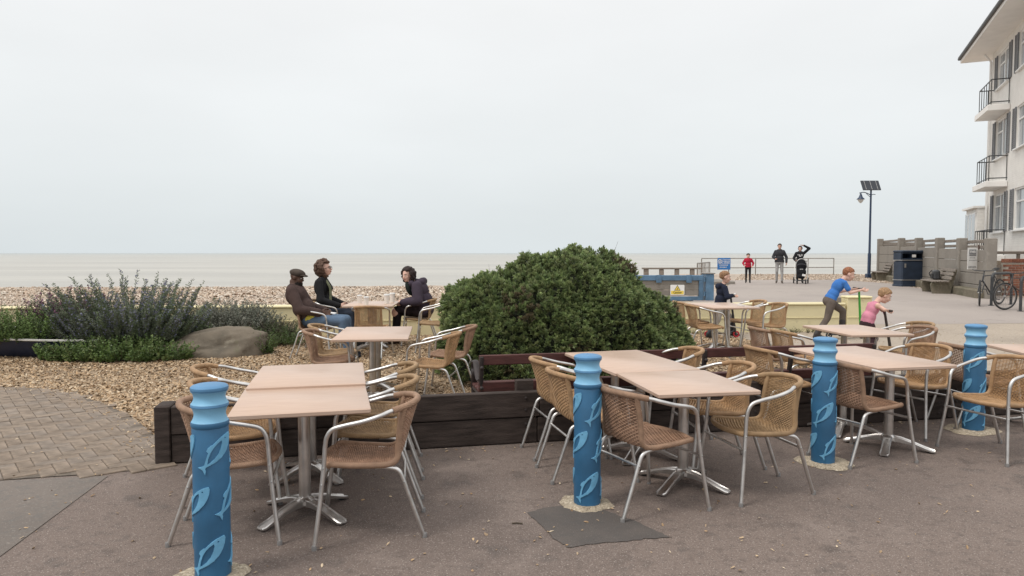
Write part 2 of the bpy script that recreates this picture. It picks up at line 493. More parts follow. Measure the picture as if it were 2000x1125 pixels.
M_BOATW = mat('boat_white', (.60, .58, .54), .55, var=.2, vscale=6)
M_EARTH = mat('earth', (.055, .042, .03), .95, var=.4, vscale=12, bump=.8, bscale=40)
M_STEM = mat('woody_stem', (.085, .065, .045), .85, var=.3, vscale=12)
M_SIGNW = mat('sign_white', (.80, .79, .77), .5, var=.04, vscale=9)
M_SIGNY = mat('sign_yellow', (.80, .60, .10), .5)
M_SIGNK = mat('sign_black', (.03, .03, .03), .5)
M_SIGNB = mat('sign_blue', (.03, .17, .47), .5)
M_SIGNG = mat('sign_grey', (.22, .22, .23), .5)
M_CUP = mat('paper_cup', (.82, .78, .72), .6, var=.03, vscale=20)
def leafmat(name, rough=.5, trans=.15):
    m = mat(name, (.1, .1, .1), rough, attr=True, spec=.4)
    t = m.node_tree; b = t.nodes['Principled BSDF']
    out = t.nodes['Material Output']
    tr = t.nodes.new('ShaderNodeBsdfTranslucent'); a = t.nodes.new('ShaderNodeVertexColor'); a.layer_name = 'Col'
    mxs = t.nodes.new('ShaderNodeMixShader'); mxs.inputs['Fac'].default_value = trans
    t.links.new(a.outputs['Color'], tr.inputs['Color']); t.links.new(b.outputs['BSDF'], mxs.inputs[1]); t.links.new(tr.outputs['BSDF'], mxs.inputs[2])
    t.links.new(mxs.outputs['Shader'], out.inputs['Surface'])
    return m
M_LEAF = leafmat('leaf', .42, .28)
M_LEAFM = leafmat('matt_leaf', .75)
M_STONE = mat('pebble', (.4, .3, .2), .75, attr=True, spec=.3)
def glassmat():
    m = mat('window_glass', (.36, .385, .40), .06, spec=.8, var=.2, vscale=1.5)
    return m
M_GLASS = glassmat()
M_CURT = mat('net_curtain', (.62, .61, .59), .8, var=.1, vscale=5)
def watermat():
    m = bpy.data.materials.new('sea_water'); m.use_nodes = True
    t = m.node_tree; b = t.nodes['Principled BSDF']
    b.inputs['Roughness'].default_value = .35
    b.inputs['Specular IOR Level'].default_value = .16
    co = t.nodes.new('ShaderNodeTexCoord')
    def nz_(scale, sx, sy, det):
        mpn = t.nodes.new('ShaderNodeMapping'); mpn.inputs['Scale'].default_value = (sx, sy, 1)
        n = t.nodes.new('ShaderNodeTexNoise'); n.inputs['Scale'].default_value = scale; n.inputs['Detail'].default_value = det
        t.links.new(co.outputs['Object'], mpn.inputs['Vector']); t.links.new(mpn.outputs['Vector'], n.inputs['Vector'])
        return n.outputs['Fac']
    a = nz_(.03, .35, 1.0, 5)
    r = t.nodes.new('ShaderNodeValToRGB')
    r.color_ramp.elements[0].position = .38; r.color_ramp.elements[0].color = (.35, .335, .30, 1)
    r.color_ramp.elements[1].position = .60; r.color_ramp.elements[1].color = (.43, .41, .365, 1)
    t.links.new(a, r.inputs['Fac'])
    sx_ = t.nodes.new('ShaderNodeSeparateXYZ'); t.links.new(co.outputs['Object'], sx_.inputs['Vector'])
    dm = t.nodes.new('ShaderNodeMapRange'); dm.inputs['From Min'].default_value = 150; dm.inputs['From Max'].default_value = 2500; dm.inputs['To Max'].default_value = .85
    t.links.new(sx_.outputs['Y'], dm.inputs['Value'])
    far_tone = t.nodes.new('ShaderNodeMixRGB'); far_tone.inputs['Color2'].default_value = (.315, .35, .352, 1)      # offshore water bluer; the view's darkening towards the horizon put into the colour
    t.links.new(dm.outputs['Result'], far_tone.inputs['Fac']); t.links.new(r.outputs['Color'], far_tone.inputs['Color1']); t.links.new(far_tone.outputs['Color'], b.inputs['Base Color'])
    h1, h2 = nz_(.12, .28, 1.0, 3), nz_(.9, .4, 1.0, 4)
    ad = t.nodes.new('ShaderNodeMath'); ad.operation = 'MULTIPLY_ADD'; ad.inputs[1].default_value = 4.0
    t.links.new(h1, ad.inputs[0]); t.links.new(h2, ad.inputs[2])
    bp = t.nodes.new('ShaderNodeBump'); bp.inputs['Strength'].default_value = .6; bp.inputs['Distance'].default_value = .35
    t.links.new(ad.outputs[0], bp.inputs['Height']); t.links.new(bp.outputs['Normal'], b.inputs['Normal'])
    return m
M_SEA = watermat()
# ================================================================== THE SETTING
def wall_y(x):      # front line of the sleeper wall
    return 5.84 + 0.217 * x
def ywall_y(x):     # yellow sea wall
    return 13.10 + 0.072 * x
def sheet(name, poly, zf, m, step=None, kind='structure', dz=0.0):
    """a ground sheet: polygon outline cut into a grid that follows zf"""
    bm = bmesh.new()
    vs = [bm.verts.new((p[0], p[1], 0)) for p in poly]
    bm.faces.new(vs)
    if step:
        xs = [p[0] for p in poly]; ys = [p[1] for p in poly]
        for ax, lo, hi in ((0, min(xs), max(xs)), (1, min(ys), max(ys))):
            k = math.ceil(lo / step) * step
            while k < hi:
                co = (k, 0, 0) if ax == 0 else (0, k, 0)
                no = (1, 0, 0) if ax == 0 else (0, 1, 0)
                bmesh.ops.bisect_plane(bm, geom=bm.verts[:] + bm.edges[:] + bm.faces[:], plane_co=co, plane_no=no)
                k += step
    for v in bm.verts: v.co.z = zf(v.co.x, v.co.y) + dz
    bmesh.ops.recalc_face_normals(bm, faces=bm.faces)
    if bm.faces and bm.faces[:][0].normal.z < 0: bmesh.ops.reverse_faces(bm, faces=bm.faces)
    me = bpy.data.meshes.new(name); bm.to_mesh(me); bm.free()
    me.materials.append(m)
    for p in me.polygons: p.use_smooth = True
    o = bpy.data.objects.new(name, me); place(o)
    o['kind'] = kind
    return o
def gpl(pts, z=0.0): return [tuple(gp(x, y, z))[:2] for x, y in pts]

# tarmac terrace in front, one sheet
sheet('tarmac', [(-14, -4), (16, -4), (16, 10.8), (5.2, 7.4), (4.0, wall_y(4) + .3), (-2.7, wall_y(-2.7) + .25), (-14, 6.2)], lambda x, y: 0.0, M_TARMAC)
# greyer panel of old tarmac at lower left
edge_a, edge_b = gp(212, 930), gp(0, 1088)
dirn = (edge_b - edge_a).normalized()
far_b = edge_a + dirn * 6
sheet('tarmac_panel', [(edge_a.x, edge_a.y), (far_b.x, far_b.y), (-9, far_b.y), (-9, 4.45), tuple(gp(0, 940))[:2]], lambda x, y: .004, M_TARGREY)
# dark patch round the middle bollard
patch = [(1030, 1003), (1062, 992), (1130, 986), (1190, 1000), (1240, 1018), (1300, 1047), (1312, 1050), (1240, 1056), (1150, 1064), (1112, 1070), (1085, 1055), (1060, 1030)]
def ragged(P, k=7, amp=.006, seed=3):
    rr = random.Random(seed); out = []
    for i in range(len(P)):
        a, b = P[i], P[(i + 1) % len(P)]
        for j in range(k):
            t = j / k; out.append((a[0] * (1 - t) + b[0] * t + rr.gauss(0, amp), a[1] * (1 - t) + b[1] * t + rr.gauss(0, amp)))
    return out
sheet('tarmac_patch', ragged(gpl(patch)), lambda x, y: .004, M_TARDARK)

# -------- block paving at left: herringbone blocks, each its own piece
pave_poly = gpl([(0, 757), (70, 759), (150, 772), (205, 790), (255, 814), (290, 840), (313, 866), (322, 890), (324, 912), (212, 925), (100, 932), (0, 939)])
pave_poly = [(-7.6, gp(0, 939).y - .33), (-7.6, gp(0, 757).y + .05)] + pave_poly
sheet('paving_bed', pave_poly, lambda x, y: .006, M_JOINT)
def in_poly(x, y, P):
    c = False; j = len(P) - 1
    for i in range(len(P)):
        if (P[i][1] > y) != (P[j][1] > y) and x < (P[j][0] - P[i][0]) * (y - P[i][1]) / (P[j][1] - P[i][1]) + P[i][0]: c = not c
        j = i
    return c
pb = bpy.data.objects['paving_bed']
ang0 = rad(40)
ca, sa = math.cos(ang0), math.sin(ang0)
blocks = []
BW = .1035
def hb():
    n = 90
    for i in range(-n, n):
        for j in range(-n, n):
            # herringbone: 2x1 blocks stepping diagonally
            k = (i - j) % 4
            if k == 0: yield (i + 1, j + .5, 0)       # lies along u, covers (i,j),(i+1,j)
            elif k == 3: yield (i + .5, j + 1, 1)     # lies along v, covers (i,j),(i,j+1)
for (u, v, o_) in hb():
    cx = -4.6 + (u * BW) * ca - (v * BW) * sa
    cy = 6.6 + (u * BW) * sa + (v * BW) * ca
    if in_poly(cx, cy, pave_poly): blocks.append((cx, cy, ang0 + (math.pi / 2 if o_ else 0)))
# check cell overlap and keep only blocks wholly inside for the parts
blocks.sort(key=lambda b: b[1] * 1.0 + abs(b[0] + 3.2) * .6)
bmeshes = []
for i, m in enumerate(M_PAVES):
    q = MB().box((0, 0, 0), (.2005, .0985, .05), bev=.005)
    bmeshes.append(q.mesh('paving_block', m, smooth=False))
rest = MB()
for n_, (cx, cy, a) in enumerate(blocks):
    dz = random.uniform(-.0015, .0025)
    ti = Matrix.Rotation(a + random.uniform(-.015, .015), 4, 'Z') @ Matrix.Rotation(random.uniform(-.008, .008), 4, 'X')
    if n_ < 296:
        o = bpy.data.objects.new('paving_block', random.choice(bmeshes)); place(o, pb)
        o.matrix_local = Matrix.Translation((cx, cy, -.012 + dz)) @ ti
    else:
        rest.box((cx, cy, -.012 + dz), (.2005, .0985, .05), rot=ti, mi=random.randrange(4))
if rest.v:
    ro = rest.build('paving_blocks', M_PAVES, pb, smooth=False); ro['kind'] = 'stuff'

# -------- gravel garden between sleeper wall and yellow wall
gl = gpl([(0, 757), (70, 759), (150, 772), (205, 790), (255, 814), (290, 840), (313, 866), (322, 886)])
grav_poly = [(-12.5, gl[0][1] + .1)] + gl + [(-2.52, wall_y(-2.52) + .08), (5.7, wall_y(5.7) + .08), (5.9, 7.75), (4.9, 8.0), (4.55, 9.6), (4.35, 11.2), (4.1, 12.4), (3.6, ywall_y(3.6) - .0), (-12.5, ywall_y(-12.5))]
sheet('gravel_bed', grav_poly, gz, M_SOIL, step=.5, dz=.004)
# sandy path to the right of the garden, and the promenade
path_poly = [(5.9, 7.75), (4.9, 8.0), (4.55, 9.6), (4.35, 11.2), (4.1, 12.4), (3.6, ywall_y(3.6)), (7.2, ywall_y(7.2)), (7.3, 15.2), (22, 16.4), (22, 6), (9.0, 6.4), (5.7, wall_y(5.7) + .08)]
sheet('sandy_path', path_poly, gz, M_PATH, step=1.0, dz=.008)
prom_poly = [(3.0, 14.0), (5.3, 20.4), (8.0, 26.5), (9.6, 31.0), (10.6, 34.6), (13.5, 35.4), (16.3, 35.2), (16.6, 31), (15.4, 26.5), (14.35, 22.6), (15.5, 21.0), (40, 21.0), (40, 15.5), (22, 15.5), (7.3, 14.8), (7.0, 14.0)]
sheet('promenade', prom_poly, gz, M_PROM, step=1.0, dz=.012)

# beach: shingle bank sloping to the sea on the left, level headland on the right
def beach_z(x, y):
    xb = 3.2 + (y - 14) * .22
    t = sstep(-3.0, 0.6, x - xb)
    base = y - .072 * x
    zl = .44 - max(0, base - 13.4) * .0365
    zr = gz(x, y) - .012 if y < 46 else gz(x, y) - .012 - (y - 46) * .09
    return max(zl * (1 - t) + zr * t, -3.0)
bx = np.concatenate([np.arange(-140, -20, 4.0), np.arange(-20, 40, .5), np.arange(40, 141, 4.0)])
by = np.concatenate([[.12], np.arange(.4, 12, .4), np.arange(12, 40, 1.0), np.arange(40, 100, 4.0)])
vs = []
for yy in by:
    for xx in bx:
        Y = ywall_y(xx) + yy if abs(xx) < 25 else ywall_y(math.copysign(25, xx)) + yy
        z = beach_z(xx, Y)
        z += .05 * math.sin(xx * 1.3 + Y * .9) * math.sin(Y * .7 - xx * .4) * (1 if xx < 2 else .15)
        vs.append((xx, Y, z))
nx = len(bx)
fs = [(j * nx + i, j * nx + i + 1, (j + 1) * nx + i + 1, (j + 1) * nx + i) for j in range(len(by) - 1) for i in range(nx - 1)]
bo = bpy.data.objects.new('beach', fast_mesh('beach', vs, fs, M_SHINGLE, smooth=True)); place(bo); bo['kind'] = 'structure'
# ground far behind the camera and to the sides, one sheet below everything
sheet('ground', [(-160, -60), (160, -60), (160, 12.5), (25, 12.5), (25, 40), (60, 40), (60, 12), (160, 12), (160, 11), (-160, 11)][:2] + [(160, 16), (-160, 12.2)], lambda x, y: -.06, M_TARMAC)
sea = sheet('sea', [(-9000, 42), (9000, 42), (9000, 12000), (-9000, 12000)], lambda x, y: -1.6, M_SEA)
# foam line along the shore
fo = MB()
pts = []
for i in range(90):
    x = -60 + i * .9
    pts.append((x, 69.0 + .072 * x + .8 * math.sin(x * .35) + .4 * math.sin(x * 1.3), -1.592))

# -------- loose stones
def pebbles(name, P, size, palette, mat_, zf, flat=.5, seed=1, tilt=.5, kind='stuff'):
    r = np.random.default_rng(seed)
    n = len(P)
    o8 = np.array([(1, 0, 0), (.35, .75, .1), (-.6, .65, -.05), (-.95, -.1, .05), (-.4, -.75, 0), (.55, -.7, .05), (.1, .05, 1), (-.05, 0, -1)], float)
    f8 = np.array([(0, 1, 6), (1, 2, 6), (2, 3, 6), (3, 4, 6), (4, 5, 6), (5, 0, 6)])
    s = r.uniform(size[0], size[1], (n, 1)) * np.array([1, 1, 1])
    s = s * np.stack([r.uniform(.9, 1.5, n), r.uniform(.55, 1.0, n), r.uniform(flat * .6, flat * 1.3, n)], 1)
    a = r.uniform(0, 6.283, n); tx = r.normal(0, tilt, n); ty = r.normal(0, tilt, n)
    v = o8[None] * (1 + r.normal(0, .16, (n, 8, 3))) * s[:, None, :]
    def rot(v, ang, i, j):
        c, q = np.cos(ang)[:, None], np.sin(ang)[:, None]
        vi, vj = v[:, :, i].copy(), v[:, :, j].copy()
        v[:, :, i] = c * vi - q * vj; v[:, :, j] = q * vi + c * vj
    rot(v, tx, 1, 2); rot(v, ty, 0, 2); rot(v, a, 0, 1)
    z = np.array([zf(x, y) for x, y in P]) + s[:, 2] * r.uniform(.1, .7, n) + .003
    v += np.stack([P[:, 0], P[:, 1], z], 1)[:, None, :]
    F = (f8[None] + (np.arange(n) * 8)[:, None, None]).reshape(-1, 3)
    pal = np.array(palette); w_ = r.random((n, 1)) * .5
    c = pal[r.integers(0, len(pal), n)] * (1 - w_) + pal[r.integers(0, len(pal), n)] * w_
    c = np.clip(c * r.uniform(.8, 1.15, (n, 1)), 0, 1)
    me = fast_mesh(name, v.reshape(-1, 3), F, mat_, np.repeat(c, 8, 0))
    o = bpy.data.objects.new(name, me); place(o)
    if kind: o['kind'] = kind
    return o
def scatter_poly(P, n, seed, dens=None):
    r = np.random.default_rng(seed)
    P = np.array(P); lo, hi = P.min(0), P.max(0)
    out = []
    q = r.uniform(lo, hi, (n * 3, 2))
    # vectorised point in polygon
    ins = np.zeros(len(q), bool); j = len(P) - 1
    for i in range(len(P)):
        with np.errstate(divide='ignore', invalid='ignore'):
            cnd = ((P[i, 1] > q[:, 1]) != (P[j, 1] > q[:, 1])) & (q[:, 0] < (P[j, 0] - P[i, 0]) * (q[:, 1] - P[i, 1]) / (P[j, 1] - P[i, 1] + 1e-12) + P[i, 0])
        ins ^= cnd; j = i
    q = q[ins]
    if dens is not None: q = q[r.random(len(q)) < dens(q[:, 0], q[:, 1])]
    return q[:n]
GP = [(.47, .335, .205), (.37, .25, .145), (.56, .43, .285), (.31, .20, .112), (.22, .14, .082), (.43, .29, .165), (.62, .51, .37), (.40, .295, .20)]
near_view = lambda x, y: np.clip(1.35 - (y - 5.5) * .10, .35, 1) * (np.abs(x) < y * .80 + .4)
P = scatter_poly(grav_poly, 120000, 3, near_view)
pebbles('gravel', P, (.011, .025), GP, M_STONE, gz, .38, 5, .45)
# stray chips spilt on paving and tarmac
r_ = np.random.default_rng(12)
stray = []
for (x, y) in gpl([(35, 1055), (197, 930), (185, 925), (330, 965), (1070, 1040), (505, 700), (840, 1010), (880, 985), (655, 1055), (1410, 885), (1480, 940), (1840, 990), (1900, 880), (700, 930), (940, 880), (1020, 874), (250, 870), (120, 900), (300, 900)]):
    for k in range(random.choice([1, 1, 2])): stray.append((x + random.uniform(-.05, .05), y + random.uniform(-.05, .05)))
for k in range(330):
    d_ = random.uniform(2.6, 6); stray.append((random.uniform(-.78, .78) * d_, d_))
stray = [q_ for q_ in stray if not (q_[0] > -2.7 and q_[1] > wall_y(q_[0]) - .02)]
for k in range(150):
    x = random.uniform(-2.7, 5); stray.append((x, wall_y(x) - abs(random.gauss(0.02, .18))))
for i in range(len(gl) - 1):
    for k in range(40):
        t = random.random(); stray.append((gl[i][0] * (1 - t) + gl[i + 1][0] * t - random.random() ** 2 * .25, gl[i][1] * (1 - t) + gl[i + 1][1] * t - random.random() ** 2 * .25))
pebbles('stray_chips', np.array(stray), (.005, .013), GP, M_STONE, lambda x, y: .012 if in_poly(x, y, pave_poly) else 0.002, .4, 9, .3)
# shingle on the beach bank and headland
BP = [(.52, .42, .33), (.42, .33, .25), (.62, .54, .45), (.36, .26, .19), (.56, .43, .32), (.30, .22, .17), (.70, .63, .54)]
r_ = np.random.default_rng(21)
yy_ = 1.0 / r_.uniform(1 / 66.0, 1 / 13.2, 150000); q = np.stack([r_.uniform(-.78, .45, 150000) * yy_, yy_], 1)
q = q[(np.abs(q[:, 0]) < q[:, 1] * .78) & (q[:, 0] < 3.0 + (q[:, 1] - 14) * .2) & (q[:, 1] > ywall_y(q[:, 0]) + .2)]
def bz2(x, Y): return beach_z(x, Y) + .05 * math.sin(x * 1.3 + Y * .9) * math.sin(Y * .7 - x * .4)
q = q[q[:, 1] < 64 + .07 * q[:, 0]]
pebbles('beach_shingle', q[q[:, 1] < 26][:30000], (.025, .055), BP, M_STONE, bz2, .55, 31, .4)
pebbles('far_shingle', q[q[:, 1] >= 26][:22000], (.05, .11), BP, M_STONE, bz2, .5, 32, .4)
q = np.stack([r_.uniform(6, 22, 60000), r_.uniform(20, 45, 60000)], 1)
pp = np.array(prom_poly)
mk = np.array([not in_poly(a, b, prom_poly) and (a > 5.6 + (b - 20) * .36) and (a < 14.6 + (b - 21.8) * .33) for a, b in q])
pebbles('headland_shingle', q[mk][:20000], (.018, .045), BP, M_STONE, lambda x, y: beach_z(x, y), .5, 33, .4)
# thin scatter over sandy path
q = scatter_poly(path_poly, 2600, 44, lambda x, y: np.clip(1.5 - np.abs(x - 4.8) * .32, .12, 1))
pebbles('path_stones', q, (.006, .016), GP + [(.1, .08, .06)], M_STONE, lambda x, y: gz(x, y) + .006, .4, 35, .3)

# ================================================================== SLEEPER WALL
swall = thing('sleeper_wall', 'low dark brown timber sleeper wall between terrace and gravel garden', 'wall', (0, 0, 0))
wd = Vector((1, .217, 0)).normalized(); wn = Vector((-wd.y, wd.x, 0)); wrot = Matrix.Rotation(math.atan2(wd.y, wd.x), 4, 'Z')
def wp(s, off=0.0, z=0.0):
    """point on the wall: s metres along from X=0, off metres behind the face"""
    return Vector((0, 5.84, 0)) + wd * s + wn * off + Vector((0, 0, z))
s0 = -2.64
cuts = [[s0, .22, 2.35, 4.3, 6.6], [s0, .24, 2.35, 4.3, 6.6]]
for row in range(2):
    for a, b in zip(cuts[row][:-1], cuts[row][1:]):
        q = MB().box((0, 0, 0), (b - a - .006, .075 + .004 * row, .212), bev=.006)
        o = q.build('plank', M_SLEEPER, swall)
        o.matrix_local = Matrix.Translation(wp((a + b) / 2, .04 + random.uniform(-.003, .003), .112 + row * .219)) @ wrot
endp = MB().box((0, 0, 0), (.11, .22, .445), bev=.008).build('end_post', M_SLEEPER, swall)
endp.matrix_local = Matrix.Translation(wp(s0 - .058, .1, .2235)) @ wrot
for s_ in (s0 + .3, .12, .32, 2.25, 2.45, 4.2, 4.4):
    for z_ in (.06, .165, .285, .385):
        bo_ = MB().lathe([(.013, 0), (.013, .004), (.008, .007)], 10, rot=Matrix.Rotation(rad(90), 4, 'X')).build('bolt', M_IRON, swall)
        bo_.matrix_local = Matrix.Translation(wp(s_, .0025, z_)) @ wrot
for s_ in (.13, 2.4, 4.68):
    o = MB().box((0, 0, 0), (.15, .075, .52), bev=.006).build('back_post', M_SLEEPER, swall)
    o.matrix_local = Matrix.Translation(wp(s_, .118, .262)) @ wrot

# ================================================================== YELLOW SEA WALL
def yseg(name, label, x0, x1, ztop, thick=.24, cap=.05):
    a = Vector((x0, ywall_y(x0), 0)); b = Vector((x1, ywall_y(x1), 0))
    t = thing(name, label, 'wall', ((a + b) / 2).to_tuple(), math.atan2(b.y - a.y, b.x - a.x))
    ln = (b - a).length
    zb = -.05
    body = MB()
    body.box((0, thick / 2, (ztop - cap + zb) / 2), (ln, thick, ztop - cap - zb), bev=.008)
    body.build('wall_face', M_YELLOW, t)
    q = MB().box((0, thick / 2, ztop - cap / 2), (ln + .004, thick + .05, cap - .004), bev=.015)
    q.build('coping', M_YELLOW, t)
    q = MB().box((0, -.006, .36), (ln - .01, .02, .012), bev=.003)
    q.build('render_line', M_YELLOW, t)
    return t
yseg('sea_wall', 'long low pale yellow rendered wall between gravel garden and shingle beach', -13.0, 6.42, .645)
ye = yseg('wall_pier', 'taller end block of the yellow wall behind the boy in pink', 6.45, 6.95, .77)
gb = MB().box((0, 0, 0), (.15, .2, .10), bev=.01).build('concrete_block', M_CONC)
p = Vector((6.27, ywall_y(6.27) + .12, .696)); gb.location = p
tag(gb, 'small grey concrete block on the end of the yellow wall', 'block')
# ================================================================== TABLES
def make_table(name, label, quad, z=.72, ped=1, group=None, base_rot=45):
    """quad: photo pixels of the top corners (front left, front right, back right, back left)"""
    P = [gp(x, y, z) for x, y in quad]
    c = sum(P, Vector()) / 4
    u = ((P[1] - P[0]) + (P[2] - P[3])) / 2; v = ((P[3] - P[0]) + (P[2] - P[1])) / 2
    wdt, dep = u.length, v.length
    a = (math.atan2(u.y, u.x) + math.atan2(v.y, v.x) - math.pi / 2) / 2
    g = gz(c.x, c.y)
    return table_at(name, label, (c.x, c.y), a, wdt, dep, z - g, ped, group, base_rot)
def table_at(name, label, xy, a, wdt, dep, h, ped=1, group=None, base_rot=45):
    g = gz(*xy)
    t = thing(name, label, 'table', (xy[0], xy[1], g), a, group)
    t['_w'] = wdt; t['_d'] = dep
    MB().box((0, 0, h - .015), (wdt, dep, .03), bev=.006).build('tabletop', M_TOP, t)
    ys = [0] if ped == 1 else [-dep / 2 + .3, dep / 2 - .3]
    for yy in ys:
        MB().lathe([(.036, .075), (.036, h - .05), (.036, h - .044)], 20, c=(0, yy, 0)).build('pedestal', M_ALUP, t)
        MB().box((0, yy, h - .037), (.26, .26, .010)).build('mounting_plate', M_DKMET, t)
        base = MB()
        base.lathe([(.055, .062), (.062, .07), (.06, .095), (.045, .105), (.038, .112)], 20, c=(0, yy, 0))
        for k in range(4):
            g_ = rad(base_rot + 90 * k)
            d = Vector((math.cos(g_), math.sin(g_), 0)); s = Vector((-d.y, d.x, 0))
            rings = []
            for (r_, z1, z0, wd_) in ((.03, .104, .06, .036), (.09, .098, .062, .034), (.17, .076, .050, .032), (.25, .048, .026, .033), (.315, .028, .010, .036), (.335, .022, .010, .026)):
                o = Vector((0, yy, 0)) + d * r_
                rings.append([o - s * wd_ + Vector((0, 0, z0)), o - s * wd_ + Vector((0, 0, z1 - .006)), o - s * (wd_ - .006) + Vector((0, 0, z1)), o - s * (wd_ - .012) + Vector((0, 0, z1 - .008)),
                              o + s * (wd_ - .012) + Vector((0, 0, z1 - .008)), o + s * (wd_ - .006) + Vector((0, 0, z1)), o + s * wd_ + Vector((0, 0, z1 - .006)), o + s * wd_ + Vector((0, 0, z0))])
            vs = [p for r2 in rings for p in r2]; n = 8
            fs = [(i * n + k2, i * n + (k2 + 1) % n, (i + 1) * n + (k2 + 1) % n, (i + 1) * n + k2) for i in range(len(rings) - 1) for k2 in range(n)]
            fs += [tuple(range(n)), tuple((len(rings) - 1) * n + i for i in range(n))]
            base.add(vs, fs)
        bo_ = base.build('base', M_ALUP, t)
        for k in range(4):
            g_ = rad(base_rot + 90 * k)
            MB().lathe([(.018, 0), (.02, .008), (.014, .014)], 12, c=(.30 * math.cos(g_), yy + .30 * math.sin(g_), 0)).build('foot', M_RUB, bo_)
    return t
T = {}
T['1f'] = make_table('cafe_table', 'square beech-topped pedestal table beside the leftmost bollard, nearest the camera', [(444.6, 812.7), (721.8, 797.4), (715, 747.8), (477, 758)], base_rot=43)
T['1b'] = make_table('cafe_table', 'beech-topped pedestal table pushed up behind the nearest left table, slightly higher', [(477.5, 757.5), (714.8, 748.0), (708.5, 707.5), (514, 714.5)], z=.738, base_rot=38)
T['2'] = make_table('cafe_table', 'unoccupied beech-topped table on the gravel in front of the three seated people', [(659.6, 662.4), (804.5, 661.3), (798, 638.2), (667, 637.8)], ped=2)
T['3'] = table_at('cafe_table', 'table with paper cups between the three seated people', (-2.22, 11.2), rad(3), .76, 1.08, .72, 2)
T['4f'] = make_table('cafe_table', 'beech-topped table beside the middle bollard, nearer of the joined pair', [(1291.8, 769), (1493, 763), (1375, 723.3), (1196.8, 727)], base_rot=40)
_v = Vector((-math.sin(rad(15.5)), math.cos(rad(15.5)), 0)); _c = T['4f'].location + Vector((-math.sin(rad(12)), math.cos(rad(12)), 0)) * (T['4f']['_d'] / 2 + .004) + _v * .56
T['4b'] = table_at('cafe_table', 'beech-topped table against the timber wall, farther of the central joined pair', (_c.x, _c.y), rad(15.5), .70, 1.10, .721, 2)
T['5'] = make_table('cafe_table', 'long beech-topped table behind the third bollard from the left', [(1718, 718.4), (1867.4, 712.6), (1673.6, 675.2), (1538, 679.6)], ped=2)
T['6'] = make_table('cafe_table', 'beech-topped table in front of the boys on scooters', [(1668.8, 654.2), (1786, 652.5), (1677, 634.0), (1563, 634.8)], ped=2)
T['7'] = make_table('cafe_table', 'beech-topped table by the yellow wall in front of the boy in navy', [(1394, 601.2), (1481, 600.0), (1428, 590.6), (1341.5, 591.5)], z=.80, ped=2)
T['8'] = table_at('cafe_table', 'pale corner of a tabletop cut off by the right edge of the photo', (4.92, 6.42), rad(-6), .74, .74, .72, 1)
for k in T:
    T[k]['group'] = 'pedestal cafe tables'
    del T[k]['_w']; del T[k]['_d']

# ================================================================== CHAIRS
def chair_surface(u, v, K):
    """u -1..1 across, v 0..1 from the front roll up to the back rail"""
    x = v * (len(K) - 1); i = min(int(x), len(K) - 2); t = x - i
    a, b = K[i], K[i + 1]
    y = a[0] + (b[0] - a[0]) * t; z = a[1] + (b[1] - a[1]) * t; hw = a[2] + (b[2] - a[2]) * t; cv = a[3] + (b[3] - a[3]) * t; dp = a[4] + (b[4] - a[4]) * t
    return Vector((u * hw, y + cv * u * u, z - dp * (1 - u * u)))
K0 = [(.235, .432, .205, -.045, 0), (.205, .444, .222, -.03, .004), (.14, .44, .228, -.01, .01), (.05, .432, .222, 0, .014), (-.05, .426, .214, 0, .014), (-.13, .424, .202, .004, .012), (-.18, .438, .194, .012, .008),
      (-.210, .475, .188, .025, .0), (-.232, .54, .184, .045, 0), (-.256, .62, .182, .06, 0), (-.282, .70, .181, .07, 0), (-.294, .738, .181, .072, 0)]
_pts = crv([Vector((k[0], k[1], k[2])) for k in K0], 4); _p2 = crv([Vector((k[3], k[4], 0)) for k in K0], 4)
KK = [(a.x, a.y, a.z, b.x, b.y) for a, b in zip(_pts, _p2)]
_cum = np.concatenate([[0], np.cumsum([math.hypot(KK[i + 1][0] - KK[i][0], KK[i + 1][1] - KK[i][1]) for i in range(len(KK) - 1)])])
def surf(u, v): return chair_surface(u, float(np.interp(v * _cum[-1], _cum, np.arange(len(KK)))) / (len(KK) - 1), KK)      # even along the arc
